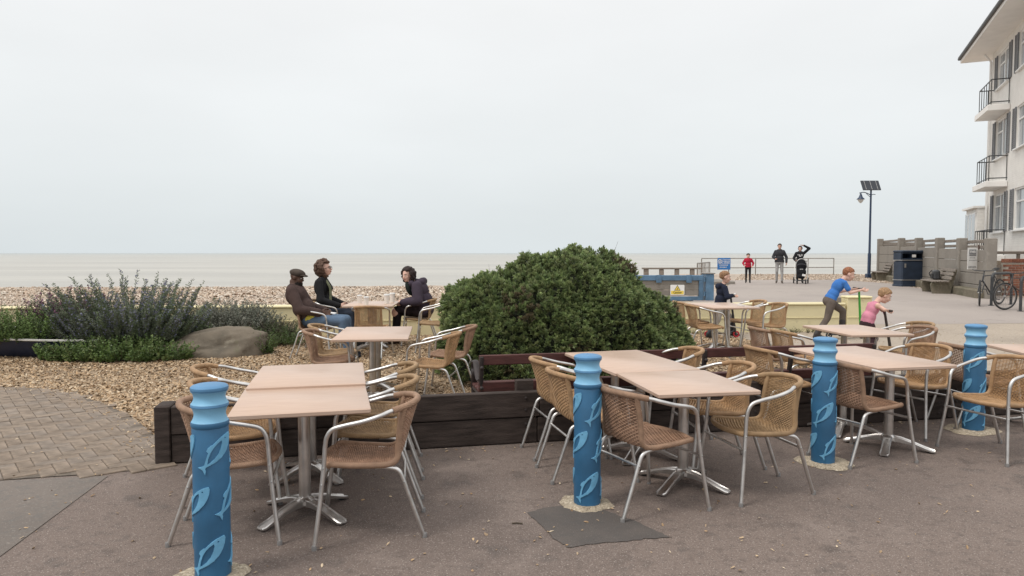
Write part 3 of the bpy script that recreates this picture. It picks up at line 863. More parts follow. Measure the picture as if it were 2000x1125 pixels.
def build_chair_parts():
    parts = []
    wv = MB()
    NR, NW = 19, 68
    for i in range(NR):                                     # ribs from front to back
        u = -1 + 2 * (i + .5) / NR
        wv.tube([surf(u, k / 34) for k in range(35)], .0028, 4, cap=False)
    for j in range(1, NW):                                  # strands woven across
        v = j / NW
        pts = []
        for i in range(NR * 2 + 1):
            u = -1 + i / NR
            e = .004
            p = surf(u, v)
            tn = (surf(u, min(1, v + e)) - surf(u, max(0, v - e))); tu = (surf(min(1, u + .02), v) - surf(max(-1, u - .02), v))
            nn = tu.cross(tn).normalized()
            ph = math.sin((i * .5 + .0) * math.pi + (math.pi if j % 2 else 0)) if i % 2 else 0
            pts.append(p + nn * (.0042 * ph))
        wv.tube(pts, .0042, 4, cap=False, flat=(.9, 1.0))
    parts.append(('woven_seat', wv.mesh('woven_seat', M_WICK['tan']), 'weave'))
    bd = MB()
    for s in (-1, 1): bd.tube([surf(s, k / 40) for k in range(41)], .0165, 10)
    fr = [surf(-1 + 2 * k / 16, 0) for k in range(17)]
    bd.tube(fr, .0165, 10)
    parts.append(('seat_border', bd.mesh('seat_border', M_WRAP['tan']), 'wrap'))
    br = MB()
    top = crv([(-.212, -.158, .728), (-.182, -.220, .742), (-.105, -.274, .752), (0, -.297, .755), (.105, -.274, .752), (.182, -.220, .742), (.212, -.158, .728)], 6)
    br.tube(top, .0185, 12)
    parts.append(('back_rail', br.mesh('back_rail', M_WRAP['tan']), 'wrap'))
    for s in (-1, 1):
        ar = MB()
        ar.tube(crv([(s * .246, .205, .545), (s * .248, .195, .60), (s * .252, .165, .643), (s * .26, .10, .664), (s * .266, 0, .685), (s * .257, -.09, .71), (s * .232, -.135, .724), (s * .208, -.166, .730)], 6), .0125, 12)
        parts.append(('armrest', ar.mesh('armrest', M_ALU), None))
        lg = MB()
        lg.tube([(s * .246, .205, .548), (s * .249, .212, .44), (s * .266, .232, .25), (s * .292, .262, .012)], .0125, 12)
        parts.append(('leg', lg.mesh('leg', M_ALU), 'front%d' % s))
        rl = MB()
        rl.tube(crv([(s * .196, -.06, .412), (s * .198, -.13, .408), (s * .200, -.185, .39), (s * .200, -.212, .34), (s * .199, -.242, .25), (s * .196, -.325, .012)], 5), .0125, 12)
        parts.append(('leg', rl.mesh('leg', M_ALU), 'rear%d' % s))
    cb = MB().tube([(-.256, .222, .345), (.256, .222, .345)], .009, 10)
    parts.append(('crossbar', cb.mesh('crossbar', M_ALU), None))
    cb = MB().tube([(-.199, -.218, .325), (.199, -.218, .325)], .009, 10)
    parts.append(('crossbar', cb.mesh('crossbar', M_ALU), None))
    return parts
CHAIR = build_chair_parts()
RIV = MB()
RIV.ball((0, 0, 0), (.004, .006, .006), 8, 5)
RIVM = RIV.mesh('rivet', M_STEELD)
CAPM = MB().lathe([(.0145, 0), (.0145, .022), (.0125, .026)], 12).mesh('foot_cap', M_GREYPL)
N_CHAIR = [0]
def chair(label, xy, face, tone='brown', z=None):
    """xy world position of the seat centre, face: direction in degrees the sitter looks, 0 = +X, 90 = away"""
    g = gz(*xy) if z is None else z
    t = thing('bistro_chair', label, 'chair', (xy[0], xy[1], g), rad(face - 90), 'wicker and aluminium bistro chairs')
    for (nm, me, tg) in CHAIR:
        o = bpy.data.objects.new(nm, me); place(o, t)
        if tg in ('weave', 'wrap'):
            o.material_slots[0].link = 'OBJECT'
            o.material_slots[0].material = (M_WICK if tg == 'weave' else M_WRAP)[tone]
            if tg == 'weave': o['kind'] = 'stuff'
        elif tg:
            s = int(tg[-2:]) if tg[-2] == '-' else 1
            if tg.startswith('front'):
                for zz, yy in ((.435, .2125), (.345, .2235)):
                    r_ = bpy.data.objects.new('rivet', RIVM); place(r_, o); r_.location = (s * (.262 if zz > .4 else .269), yy, zz)
                c_ = bpy.data.objects.new('foot_cap', CAPM); place(c_, o); c_.location = (s * .293, .2635, 0)
            else:
                r_ = bpy.data.objects.new('rivet', RIVM); place(r_, o); r_.location = (s * .2125, -.218, .325)
                c_ = bpy.data.objects.new('foot_cap', CAPM); place(c_, o); c_.location = (s * .196, -.329, 0)
    return t
def seat(px, py, g=0.0): 
    p = gp(px, py, .44 + g); return (p.x, p.y)
CH = [
 # left pair of tables
 ('brown wicker chair facing left, nearest of three right of the left tables', seat(716, 884), 188, 'brown'),
 ('faded wicker chair facing left, middle of three right of the left tables', seat(728, 832), 186, 'olive'),
 ('faded wicker chair facing left, farthest of three right of the left tables', seat(736, 796), 188, 'olive'),
 ('brown wicker chair partly hidden by the leftmost bollard', seat(462, 886), 12, 'brown'),
 ('tan wicker chair facing right, middle of three left of the left tables', seat(468, 836), 16, 'tan'),
 ('tan wicker chair facing right, farthest of three left of the left tables', seat(462, 797), 14, 'tan'),
 # table 2
 ('brown wicker chair at left of the gravel table, nearer one', seat(648, 701), 8, 'brown'),
 ('faded wicker chair at left of the gravel table, farther one', seat(655, 687), 6, 'olive'),
 ('golden tan wicker chair at right of the gravel table, nearer one', seat(845, 708), 172, 'tan'),
 ('brown wicker chair beside the big bush at right of the gravel table', seat(880, 690), 178, 'brown'),
 # table 3
 ('wicker chair occupied by the man in the flat cap', (-2.86, 10.25), 4, 'brown'),
 ('wicker chair occupied by the woman in black', (-2.98, 11.45), 0, 'olive'),
 ('wicker chair with its back to the camera at the people’s table', (-2.07, 10.32), 92, 'tan'),
 ('wicker chair occupied by the woman in the puffer coat', (-1.56, 11.75), 184, 'olive'),
 ('empty wicker chair beside the woman in the puffer coat', (-1.22, 10.95), 184, 'olive'),
 # table 4
 ('brown wicker chair seen from behind beside the middle bollard', seat(1262, 850), 28, 'brown'),
 ('faded wicker chair at near right of the central tables', (1.635, 4.73), 193, 'olive'),
 ('tan wicker chair at right of the central tables, middle one', seat(1392, 793), 186, 'tan'),
 ('tan wicker chair at right of the central tables against the bench', seat(1304, 752), 184, 'tan'),
 ('tan wicker chair at left of the central tables, partly behind the middle bollard', seat(1148, 806), 14, 'tan'),
 ('tan wicker chair at left of the central tables, nearer the timber wall', seat(1108, 776), 14, 'tan'),
 # table 5
 ('brown wicker chair behind the third bollard, facing right', seat(1680, 784), 24, 'brown'),
 ('tan wicker chair standing apart in front of the dark benches', seat(1520, 745), 14, 'tan'),
 ('tan wicker chair on the far right side of the long table', seat(1786, 746), 206, 'tan'),
 ('tan wicker chair facing left at the right edge of the photo', (3.86, 5.58), 199, 'tan'),
 ('brown wicker chair behind the rightmost bollard', seat(1905, 738), 4, 'brown'),
 # table 6
 ('brown wicker chair on the gravel left of the scooter-side table, leftmost', seat(1515, 689, .03), 8, 'brown'),
 ('golden wicker chair on the gravel left of the scooter-side table', seat(1560, 699, .01), 10, 'tan'),
 ('brown wicker chair at right of the scooter-side table, nearer one', seat(1770, 694, .0), 190, 'brown'),
 ('faded wicker chair at right of the scooter-side table, farther one', seat(1768, 682, .0), 188, 'olive'),
 # table 7
 ('tan wicker chair left of the yellow-wall table, next to the bush', seat(1378, 637, .08), 2, 'tan'),
 ('wicker chair half hidden by the bush near the yellow wall', seat(1352, 628, .08), 4, 'tan'),
 ('tan wicker chair right of the yellow-wall table, farther left one', seat(1458, 626, .08), 190, 'tan'),
 ('tan wicker chair right of the yellow-wall table, nearer right one', seat(1497, 634, .08), 192, 'tan'),
]
CHO = [chair(*c) for c in CH]

# ================================================================== BOLLARDS
def dolphin_mesh(L_=.235):
    """flat cut-out dolphin: outline and hollow belly, local u along the body, v across (metres)"""
    out = [(-.50, -.10), (-.455, .0), (-.475, .115), (-.40, .06), (-.345, .045), (-.26, .085), (-.17, .125), (-.10, .150), (-.09, .205), (-.03, .222), (.055, .205), (.075, .182), (.16, .175), (.27, .155), (.37, .115), (.45, .065), (.50, .02),
           (.47, -.03), (.38, -.085), (.27, -.125), (.12, -.148), (-.03, -.135), (-.17, -.098), (-.28, -.05), (-.355, -.018), (-.40, -.02), (-.43, -.06)]
    hole = [(-.30, .01), (-.20, .068), (-.08, .112), (.04, .132), (.16, .128), (.255, .10), (.22, .055), (.12, .005), (0, -.03), (-.14, -.032), (-.24, -.012)]
    eye = [(.335 + .02 * math.cos(a), .055 + .02 * math.sin(a)) for a in [k * math.pi / 3 for k in range(6)]]
    loops = [out, hole, eye]
    vs, es, off = [], [], 0
    for l in loops:
        vs += [Vector(p) for p in l]; n = len(l)
        es += [(off + i, off + (i + 1) % n) for i in range(n)]; off += n
    for i in range(-26, 27):
        for j in range(-12, 14):
            p = (i * .02 + .003, j * .02 + .002)
            if in_poly(p[0], p[1], out) and not in_poly(p[0], p[1], hole): vs.append(Vector(p))
    res = mgeo.delaunay_2d_cdt(vs, es, [], 0, 1e-5)
    V, F = res[0], res[2]
    F = [f for f in F if (lambda c: in_poly(c.x, c.y, out) and not in_poly(c.x, c.y, hole) and not in_poly(c.x, c.y, eye))(sum((V[i] for i in f), Vector((0, 0))) / len(f))]
    return [(v.x * L_, v.y * L_) for v in V], F
DV, DF = dolphin_mesh()
BR, BH = .0845, .965
def dolphin(parent, ang, z, tilt=52, L_=1.0):
    """wrap the dolphin round the shaft"""
    c, s = math.cos(rad(tilt)), math.sin(rad(tilt))
    def wrap(u, v, r): 
        uu, vv = (u * c - v * s) * L_, (u * s + v * c) * L_
        a = rad(ang) + uu / BR
        return Vector((r * math.cos(a), r * math.sin(a), z + vv))
    n = len(DV)
    vs = [wrap(u, v, BR - .001) for u, v in DV] + [wrap(u, v, BR + .0055) for u, v in DV]
    ec = {}
    for f in DF:
        for i in range(len(f)):
            e_ = (f[i], f[(i + 1) % len(f)]); ec[e_] = ec.get(e_, 0) + 1
    fs = [tuple(i + n for i in f) for f in DF]
    for (a, b) in ec:
        if (b, a) not in ec: fs.append((a, b, b + n, a + n))
    return MB().add(vs, fs).build('dolphin_relief', M_BLUEF, parent)
def bollard(label, xy, rows, collar, cr_=.2):
    t = thing('bollard', label, 'bollard', (xy[0], xy[1], 0), 0, 'blue dolphin bollards')
    z1 = .765
    MB().lathe([(BR, -.02), (BR, .2), (BR, z1 - .012), (BR - .002, z1 - .008), (BR - .004, z1 - .004)], 40).build('shaft', M_BLUED, t)
    MB().lathe([(BR + .001, z1 - .006), (BR + .004, z1), (BR + .004, z1 + .016), (BR + .001, z1 + .02)], 40).build('ring', M_BLUED, t)
    def neck(z0, z2):
        pr = []
        for k in range(11):
            q = k / 10
            pr.append((BR + .002 - .0135 * math.sin(math.pi * q) ** .8, z0 + (z2 - z0) * q))
        return pr
    MB().lathe(neck(z1 + .018, z1 + .092), 40).build('collar_band', M_BLUEL, t)
    MB().lathe([(BR - .003, z1 + .090), (BR + .003, z1 + .094), (BR + .003, z1 + .102), (BR - .001, z1 + .108)], 40).build('ring', M_BLUEM, t)
    MB().lathe(neck(z1 + .106, z1 + .168), 40).build('collar_band', M_BLUEL, t)
    cp = [(BR - .006, z1 + .164), (BR + .0015, z1 + .170), (BR + .0035, z1 + .178), (BR + .002, z1 + .187), (BR - .006, z1 + .194), (BR - .02, z1 + .198), (.03, z1 + .202), (.005, z1 + .203)]
    MB().lathe(cp, 40).build('cap', M_BLUEM, t)
    hs = [.635, .40, .15]
    for r_ in range(3):
        for k in range(3):
            dolphin(t, 120 * k + 270 + rows[r_] + math.degrees(math.atan2(-xy[0], xy[1])), hs[r_] + random.uniform(-.008, .008), 52 + random.uniform(-3, 3), random.uniform(.92, 1.0))
    # concrete collar: a separate thing set in the ground
    rr = random.Random(label)
    n = 40
    P = []
    ph = [rr.uniform(0, 6.3) for _ in range(4)]
    for k in range(n):
        a = 2 * math.pi * k / n
        r2 = cr_ * (1 + .13 * math.sin(a + ph[0]) + .09 * math.sin(2 * a + ph[1]) + .07 * math.sin(3 * a + ph[2]) + .04 * math.sin(7 * a + ph[3])) + rr.uniform(-.008, .008)
        P.append((r2, a))
    vs = [(r2 * math.cos(a), r2 * math.sin(a), 0.003) for r2, a in P] + [(r2 * .9 * math.cos(a), r2 * .9 * math.sin(a), .014 + rr.uniform(0, .006)) for r2, a in P] + [((BR + .018) * math.cos(a), (BR + .018) * math.sin(a), .024 + rr.uniform(0, .006)) for r2, a in P] + [((BR - .01) * math.cos(a), (BR - .01) * math.sin(a), .022) for r2, a in P]
    fs = [(i * n + k, i * n + (k + 1) % n, (i + 1) * n + (k + 1) % n, (i + 1) * n + k) for i in range(3) for k in range(n)]
    co = MB().add(vs, fs).build('concrete_collar', M_COLLAR)
    co.location = (xy[0], xy[1], 0)
    tag(co, collar, 'concrete collar', 'concrete collars of the bollards')
    return t
def bpos(px, d): return ((px - 1000) / FPX * d, d)
bollard('blue dolphin bollard at the far left, nearest the camera', bpos(404, 3.41), (20, -52, -10), 'pale pebbly concrete collar at the foot of the leftmost bollard', .17)
bollard('blue dolphin bollard left of the central tables, on a dark tarmac patch', bpos(1149, 4.41), (50, -45, 5), 'ragged concrete collar on the dark square tarmac patch', .155)
bollard('blue dolphin bollard in front of the long table, second from the right', bpos(1615, 5.30), (-62, 0, 42), 'rounded concrete collar of the second bollard from the right', .19)
bollard('blue dolphin bollard nearest the right edge of the photo', bpos(1910, 6.28), (6, -58, -10), 'oval concrete collar of the rightmost bollard', .215)

# ================================================================== BENCHES behind the sleeper wall
def garden_bench(label, sa_, sb_, off=.30):
    c = wp((sa_ + sb_) / 2, off)
    t = thing('garden_bench', label, 'bench', (c.x, c.y, 0), math.atan2(wd.y, wd.x), 'dark timber benches facing the sea')
    ln = sb_ - sa_
    # local x along the bench, +y towards the sea (the sitter's side), back at y = 0
    for nm, z, y, hh, th in (('back_slat', .672, -.012, .088, .030), ('back_slat', .435, .008, .088, .030)):
        MB().box((0, y, z), (ln - .02, th, hh), bev=.006).build(nm, M_BENCHW, t)
    for k in range(4):
        MB().box((0, .09 + k * .105, .395), (ln - .02, .085, .028), bev=.006).build('seat_slat', M_BENCHW, t)
    for s in (-1, 0, 1):
        x = s * (ln / 2 - .03)
        q = MB()
        q.tube(crv([(x, -.04, 0), (x, -.012, .2), (x, .018, .40), (x, -.005, .55), (x, -.03, .705)], 5), [.026] * 20 + [.022], 8, flat=(1.0, .8))
        q.tube(crv([(x, .43, 0), (x, .40, .18), (x, .42, .36)], 5), .022, 8)
        q.tube([(x, .03, .36), (x, .44, .365)], .02, 8)
        if s:
            arm = MB()
            arm.tube(crv([(x, .0, .50), (x, .07, .485), (x, .14, .50), (x, .21, .56), (x, .28, .615), (x, .36, .60), (x, .385, .54), (x, .36, .49), (x, .40, .36)], 6), .03, 8, flat=(.45, 1.0))
            arm.build('armrest', M_IRON, t)
            MB().ball((x, -.05, .61), .018, 8, 6).build('bolt', M_IRON, t)
            MB().ball((x, -.03, .43), .018, 8, 6).build('bolt', M_IRON, t)
        q.build('iron_frame', M_IRON, t)
    return t
garden_bench('dark red-brown timber bench with iron arms behind the central tables', -.24, 1.80)
garden_bench('dark red-brown timber bench farther right along the sleeper wall', 1.86, 3.72)
# ================================================================== FLOOD GATE, GROYNE, RAILING
gd = 20.0
a_, b_ = at(1205, 590, gd), at(1372, 590, gd)
gt = thing('flood_gate', 'blue steel framed flood gate with grey boards behind the bush', 'gate', ((a_.x + b_.x) / 2, gd, .25))
gw = b_.x - a_.x; gh = .72
MB().box((0, 0, gh - .075), (gw, .16, .15), bev=.01).build('top_rail', M_GATE, gt)
MB().box((0, 0, .06), (gw, .14, .12), bev=.01).build('bottom_rail', M_GATE, gt)
for s in (-1, 1): MB().box((s * (gw / 2 - .06), 0, gh / 2), (.12, .15, gh - .2), bev=.01).build('stile', M_GATE, gt)
for z in (.22, .385, .53): MB().box((0, .0, z), (gw - .24, .06, .155), bev=.008).build('board', M_CONC, gt)
for x in (.15, 1.0): MB().box((x - .2, -.09, gh - .10), (.15, .04, .22), bev=.006).build('bracket', M_GATE, gt)
gp_ = thing('gate_post', 'blue steel hinge post at the right end of the flood gate', 'post', (b_.x + .17, gd + .1, .25))
MB().box((0, 0, .38), (.22, .5, .76), bev=.012).build('post_body', M_GATE, gp_)
MB().box((0, 0, .775), (.27, .56, .03), bev=.006).build('post_cap', M_GALV, gp_)
for z in (.2, .6): MB().tube([(-.14, -.2, z - .06), (-.14, -.2, z + .06)], .03, 10).build('hinge', M_GATE, gp_)
# caution sign on the gate
cs = at(1322, 566, gd)
sg = thing('caution_sign', 'white and yellow caution sign with warning triangle on the flood gate', 'sign', (cs.x, gd - .06, cs.z))
def rounded(w_, h_, r_, n=5):
    P = []
    for (cx, cy, a0) in ((w_ / 2 - r_, h_ / 2 - r_, 0), (-w_ / 2 + r_, h_ / 2 - r_, 90), (-w_ / 2 + r_, -h_ / 2 + r_, 180), (w_ / 2 - r_, -h_ / 2 + r_, 270)):
        for k in range(n + 1):
            g = rad(a0 + 90 * k / n); P.append((cx + r_ * math.cos(g), cy + r_ * math.sin(g)))
    return P
XZ = Matrix(((1, 0, 0, 0), (0, 0, -1, 0), (0, 1, 0, 0), (0, 0, 0, 1)))    # drawing plane stood up, facing the camera
MB().prism(rounded(.40, .29, .025), 0, .004, M=XZ).build('plate', M_SIGNW, sg, smooth=False)
MB().prism(rounded(.36, .10, .01), .004, .006, M=Matrix.Translation((0, 0, -.075)) @ XZ).build('panel', M_SIGNY, sg, smooth=False)
tri = lambda r_: [(r_ * math.cos(rad(90 + 120 * k)), r_ * math.sin(rad(90 + 120 * k))) for k in range(3)]
MB().prism(tri(.105), .004, .006, M=Matrix.Translation((0, 0, .035)) @ XZ).build('triangle', M_SIGNK, sg, smooth=False)
MB().prism(tri(.078), .006, .008, M=Matrix.Translation((0, 0, .035)) @ XZ).build('triangle', M_SIGNY, sg, smooth=False)
q = MB()
q.tube([(-.02, -.009, .012), (0, -.009, .03), (.012, -.009, .05)], .006, 6); q.ball((.018, -.009, .06), .008, 8, 5); q.tube([(0, -.009, .03), (.02, -.009, .022)], .005, 6)
q.build('pictogram', M_SIGNK, sg)
def put_text(parent, body, size, m, loc, rz=0, bold=0.0, name='lettering'):
    o = bpy.data.objects.new(name, text_mesh(name, body, size, m, .001, bold=bold)); place(o, parent)
    o.location = loc; o.rotation_euler = (math.pi / 2, 0, rz)
    return o
put_text(sg, 'Caution', .075, M_SIGNK, (0, -.0075, -.068), bold=.001)
MB().box((0, -.007, -.108), (.2, .002, .006)).build('text_line', M_SIGNK, sg)
# timber breastwork behind the gate
gr = thing('timber_groyne', 'weathered timber breastwork of four posts and a rail behind the flood gate', 'groyne', (at(1262, 530, 26).x, 26, 0))
gl_ = at(1352, 530, 26).x - at(1262, 530, 26).x
for k in range(4):
    MB().box((gl_ * k / 3, 0, .32), (.15 + .02 * (k == 0), .15, 1.36), bev=.012).build('post', M_WTIMB, gr)
MB().box((gl_ / 2 + .1, -.0, 1.03), (gl_ + .5, .19, .06), bev=.01).build('rail', M_WTIMB, gr)
MB().box((gl_ / 2, .11, .35), (gl_ + .4, .06, .22), bev=.01).build('plank', M_WTIMB, gr)
# railing at the end of the promenade
rz_ = .25
rl = thing('promenade_railing', 'rusty grey two-rail railing at the seaward end of the promenade', 'railing', (0, 0, 0))
R0, R1 = at(1370, 537, 42), at(1628, 537, 43.5)
def rpt(t, z): return Vector((R0.x + (R1.x - R0.x) * t, R0.y + (R1.y - R0.y) * t, rz_ + z))
for z in (1.02, .46): MB().tube([rpt(0, z), rpt(1, z)], .026, 8).build('rail', M_GALV, rl)
for k in range(6):
    t = k / 5
    MB().tube([rpt(t, -.05), rpt(t, 1.02)], .03, 8).build('post', M_GALV, rl)
st = thing('step_balustrade', 'short rusty balustrade of close uprights leading down to the beach', 'railing', (0, 0, 0))
S0, S1 = at(1362, 527, 36), at(1386, 530, 42)
S0.z, S1.z = .22, .3
for z in (.95, .08): MB().tube([S0 + Vector((0, 0, z - .1)), S1 + Vector((0, 0, z - .2))], .03, 8).build('rail', M_GALV, st)
for k in range(9):
    p = S0.lerp(S1, k / 8); zz = .95 - .1 - .1 * k / 8
    MB().tube([p + Vector((0, 0, -.25)), p + Vector((0, 0, zz))], .02 if k % 4 else .035, 6).build('baluster', M_GALV, st)
ps = MB().box((0, 0, 0), (1.35, 2.6, .34), bev=.03).build('concrete_step', M_CONC)
ps.location = (at(1395, 540, 31).x, 31.5, .22)
tag(ps, 'low concrete step block behind the flood gate post', 'concrete step')
# blue notice on the railing
pn = at(1419.5, 515.5, 41.6)
nb = thing('blue_notice', 'blue notice board with white lettering on the promenade railing', 'sign', (pn.x, 41.9 + .25, pn.z))
MB().box((0, .012, 0), (.78, .012, .70)).build('plate', M_SIGNB, nb)
MB().torus((-.235, -.0, .145), .105, .016, 24, 6, rot=Matrix.Rotation(rad(90), 4, 'X')).build('emblem', M_SIGNW, nb)
MB().box((-.235, .003, .145), (.05, .006, .12), rot=Matrix.Rotation(rad(20), 4, 'Y')).build('emblem', M_SIGNW, nb)
MB().box((-.085, .003, .145), (.012, .006, .26)).build('line', M_SIGNW, nb)
MB().box((0, .003, .0), (.70, .006, .014)).build('line', M_SIGNW, nb)
for zz, x0, x1 in ((.235, -.03, .33), (.145, -.03, .33), (.06, 0, .31), (-.08, -.27, .25), (-.20, -.25, .18)):
    x = x0
    while x < x1:
        wd_ = random.uniform(.035, .08)
        MB().box((x + wd_ / 2, .003, zz), (wd_, .005, .038)).build('text_line', M_SIGNW, nb)
        x += wd_ + .022
for s in (-.3, .3): MB().tube([(s, .05, -.3), (s, .05, .34)], .02, 6).build('bracket', M_GALV, nb)

# ================================================================== CONCRETE PANEL WALL (right)
W1 = gp(1926, 583, .25); W2 = Vector((at(1712, 500, 38.5).x, 38.5, .25))
wdir = (W2 - W1).normalized()
def on_wall(px):
    k = (px - 1000) / FPX * math.cos(0)
    # ray X = k*Y' (Y' = Y cos(pitch) is close to Y) crossing the wall line
    t = (k * W1.y - W1.x) / (wdir.x - k * wdir.y)
    return W1 + wdir * t, t
cwl = thing('panel_wall', 'grey concrete panel wall with posts on the right of the promenade', 'wall', (0, 0, 0))
ca_ = math.atan2(wdir.y, wdir.x); crot = Matrix.Rotation(ca_, 4, 'Z'); cn = Vector((-wdir.y, wdir.x, 0))   # points to the promenade side
posts = [on_wall(p)[1] for p in (1933, 1877, 1834, 1793, 1759, 1718)]
for k, t in enumerate(posts):
    hh = 1.80 + .32 * k / 5
    o = MB().box((0, 0, 0), (.34, .26, hh), bev=.02).build('post', M_CONC, cwl)
    o.matrix_local = Matrix.Translation(W1 + wdir * t + Vector((0, 0, hh / 2 - .02))) @ crot
for k in range(5):
    t0, t1 = posts[k], posts[k + 1]
    nb_ = 4
    hh = (1.40 + .30 * (k + .5) / 5) / nb_
    for r_ in range(nb_):
        o = MB().box((0, 0, 0), (t1 - t0 - .30, .14, hh - .012), bev=.012).build('panel', M_CONC, cwl)
        o.matrix_local = Matrix.Translation(W1 + wdir * ((t0 + t1) / 2) + Vector((0, 0, .02 + hh * (r_ + .5)))) @ crot
    if k < 5:
        for zz in (1.50, 1.68):
            o = MB().box((0, 0, 0), (t1 - t0 - .1, .07, .10), bev=.01).build('timber_rail', M_WTIMB, cwl)
            o.matrix_local = Matrix.Translation(W1 + wdir * ((t0 + t1) / 2) - cn * .14 + Vector((0, 0, zz + .30 * (k + .5) / 5))) @ crot
o = MB().box((0, 0, 0), (posts[5] - posts[0], .34, .30), bev=.04).build('footing', M_MOSSC, cwl)
o.matrix_local = Matrix.Translation(W1 + wdir * ((posts[0] + posts[5]) / 2) + cn * .16 + Vector((0, 0, .12))) @ crot
rt = W1 + wdir * posts[5]
o = MB().box((0, 0, 0), (.14, 3.0, 1.95), bev=.02).build('return_panel', M_CONC, cwl)
o.matrix_local = Matrix.Translation(rt + Vector((1.4, .5, .95))) @ Matrix.Rotation(rad(-75), 4, 'Z')
# notice on the wall end
sp, _ = on_wall(1914.5)
sp = sp + cn * .20 + Vector((0, 0, 0))
fm = thing('builder_notice', 'white notice board with FMB in a dark square on the panel wall', 'sign', (sp.x - .02, sp.y - .0, H + (494 - 505) * sp.y / FPX), rad(8))
MB().box((0, 0, 0), (.33, .012, .66), bev=.003).build('plate', M_SIGNW, fm)
MB().box((0, -.008, .20), (.235, .004, .155)).build('logo_square', M_SIGNG, fm)
put_text(fm, 'FMB', .105, M_SIGNW, (0, -.012, .20), bold=.003)
MB().box((0, -.008, .095), (.235, .004, .03)).build('text_line', M_SIGNG, fm)
for zz, ww in ((.02, .2), (-.05, .24), (-.24, .26), (-.275, .26)):
    x = -ww / 2
    while x < ww / 2 - .01:
        d_ = random.uniform(.02, .045); MB().box((x + d_ / 2, -.008, zz), (d_, .003, .018)).build('text_line', M_SIGNG, fm); x += d_ + .012
MB().tube([(.19, -.02, -.9), (.19, -.02, .42)], .022, 8).build('post', mat('rusty_brown', (.08, .045, .035), .8, var=.3), fm)

# timber gate piece, brick wall and rail right of the notice
g0 = at(1952, 560, 22.4); 
gtm = thing('boarded_gate', 'narrow grey boarded gate between the panel wall and the brick wall', 'gate', (g0.x, 22.4, .25))
for k in range(3): MB().box((-.14 + .14 * k, 0, .48), (.132, .03, .96), bev=.004).build('board', M_WTIMB, gtm)
bwl = thing('brick_wall', 'low red brick wall with a soldier-course top behind the bicycles', 'wall', (at(1962, 560, 22.2).x, 22.2, .25))
MB().box((2.0, .11, .52), (3.98, .19, 1.04)).build('core', M_MORTAR, bwl)
bms = [MB().box((0, 0, 0), (.215, .10, .065), bev=.004).mesh('brick', m, smooth=False) for m in M_BRICK]
bhm = [MB().box((0, 0, 0), (.10, .22, .12), bev=.006).mesh('brick', m, smooth=False) for m in M_BRICK]
cnt = 0
for r_ in range(13):
    for k in range(12):
        x = .11 + k * .225 + (.1125 if r_ % 2 else 0)
        if x > 2.5: continue
        o = bpy.data.objects.new('brick', random.choice(bms)); place(o, bwl); o.location = (x, .06, .05 + r_ * .075)
for k in range(23):
    o = bpy.data.objects.new('brick', random.choice(bhm)); place(o, bwl); o.location = (.055 + k * .11, .10, 1.105)
tr_ = thing('timber_handrail', 'weathered timber handrail above the brick wall by the white building', 'railing', (at(1945, 500, 23.0).x, 23.0, .25))
MB().box((2.0, 0, 1.36), (4.2, .06, .09), bev=.01).build('rail', M_WTIMB, tr_)
for x in (.75, 2.2, 3.6): MB().box((x, .03, .66), (.09, .07, 1.32), bev=.008).build('post', M_WTIMB, tr_)

# ================================================================== WHITE BUILDING
bdir = .4355                                   # plan direction of the side wall: X grows .4355 per metre away
CN = Vector((.6703 * 29.0, 29.0, .25))         # far (seaward) corner
bd = Vector((-bdir, -1, 0)).normalized()       # from the corner towards the camera, along the wall
bn = Vector((-1, bdir, 0)).normalized()        # outward normal of the side wall
zeave = 9.35
bld = thing('white_building', 'white painted three-storey seafront building with balconies and grey shutters', 'building', CN.to_tuple(), math.atan2(bd.y, bd.x))
# local: x along the wall towards the camera, y = +? choose y outward
yl = Vector((-math.sin(math.atan2(bd.y, bd.x)), math.cos(math.atan2(bd.y, bd.x)), 0))
sgn = 1 if yl.dot(bn) > 0 else -1
BL = 9.0
def bwx(px, y_out=0.0):
    """local x on the wall under photo column px"""
    k = (px - 1000) / FPX
    P0 = CN + bn * y_out
    t = (k * P0.y - P0.x) / (bd.x - k * bd.y)
    return t, (P0 + bd * t).y
wins = []
for (pa, pb_, rows) in ((1936.5, 1958.5, ((443, 391), (294, 240), (178, 112))), (1976, 2016, ((434, 375), (277, 205), (102, 10)))):
    xa, da = bwx(pa); xb, db = bwx(pb_)
    for (yb, yt) in rows:
        dm = (da + db) / 2
        wins.append((xa, xb, H + (494 - yb) * dm / FPX - .25, H + (494 - yt) * dm / FPX - .25))
# regularise heights per storey
zs = [(2.15, 3.62), (5.0, 6.48), (7.72, 9.05)]
for i in range(len(wins)):
    wins[i] = (min(wins[i][0], wins[i][1]), max(wins[i][0], wins[i][1]), *zs[i % 3])
# wall with openings: grid of cells
xs = sorted(set([0, BL] + [q for w_ in wins for q in w_[:2]]))
zz_ = sorted(set([-.1, zeave] + [q for w_ in wins for q in w_[2:]]))
wl = MB()
def inwin(x, z): return any(w_[0] < x < w_[1] and w_[2] < z < w_[3] for w_ in wins)
for i in range(len(xs) - 1):
    for j in range(len(zz_) - 1):
        cx, cz = (xs[i] + xs[i + 1]) / 2, (zz_[j] + zz_[j + 1]) / 2
        if not inwin(cx, cz):
            wl.add([(xs[i], 0, zz_[j]), (xs[i + 1], 0, zz_[j]), (xs[i + 1], 0, zz_[j + 1]), (xs[i], 0, zz_[j + 1])], [(0, 1, 2, 3)])
wl.add([(0, 0, -.1), (0, -sgn * 8, -.1), (0, -sgn * 8, zeave), (0, 0, zeave)], [(0, 1, 2, 3)])          # seaward face
wl.add([(BL, 0, -.1), (BL, -sgn * 8, -.1), (BL, -sgn * 8, zeave), (BL, 0, zeave)], [(0, 1, 2, 3)])
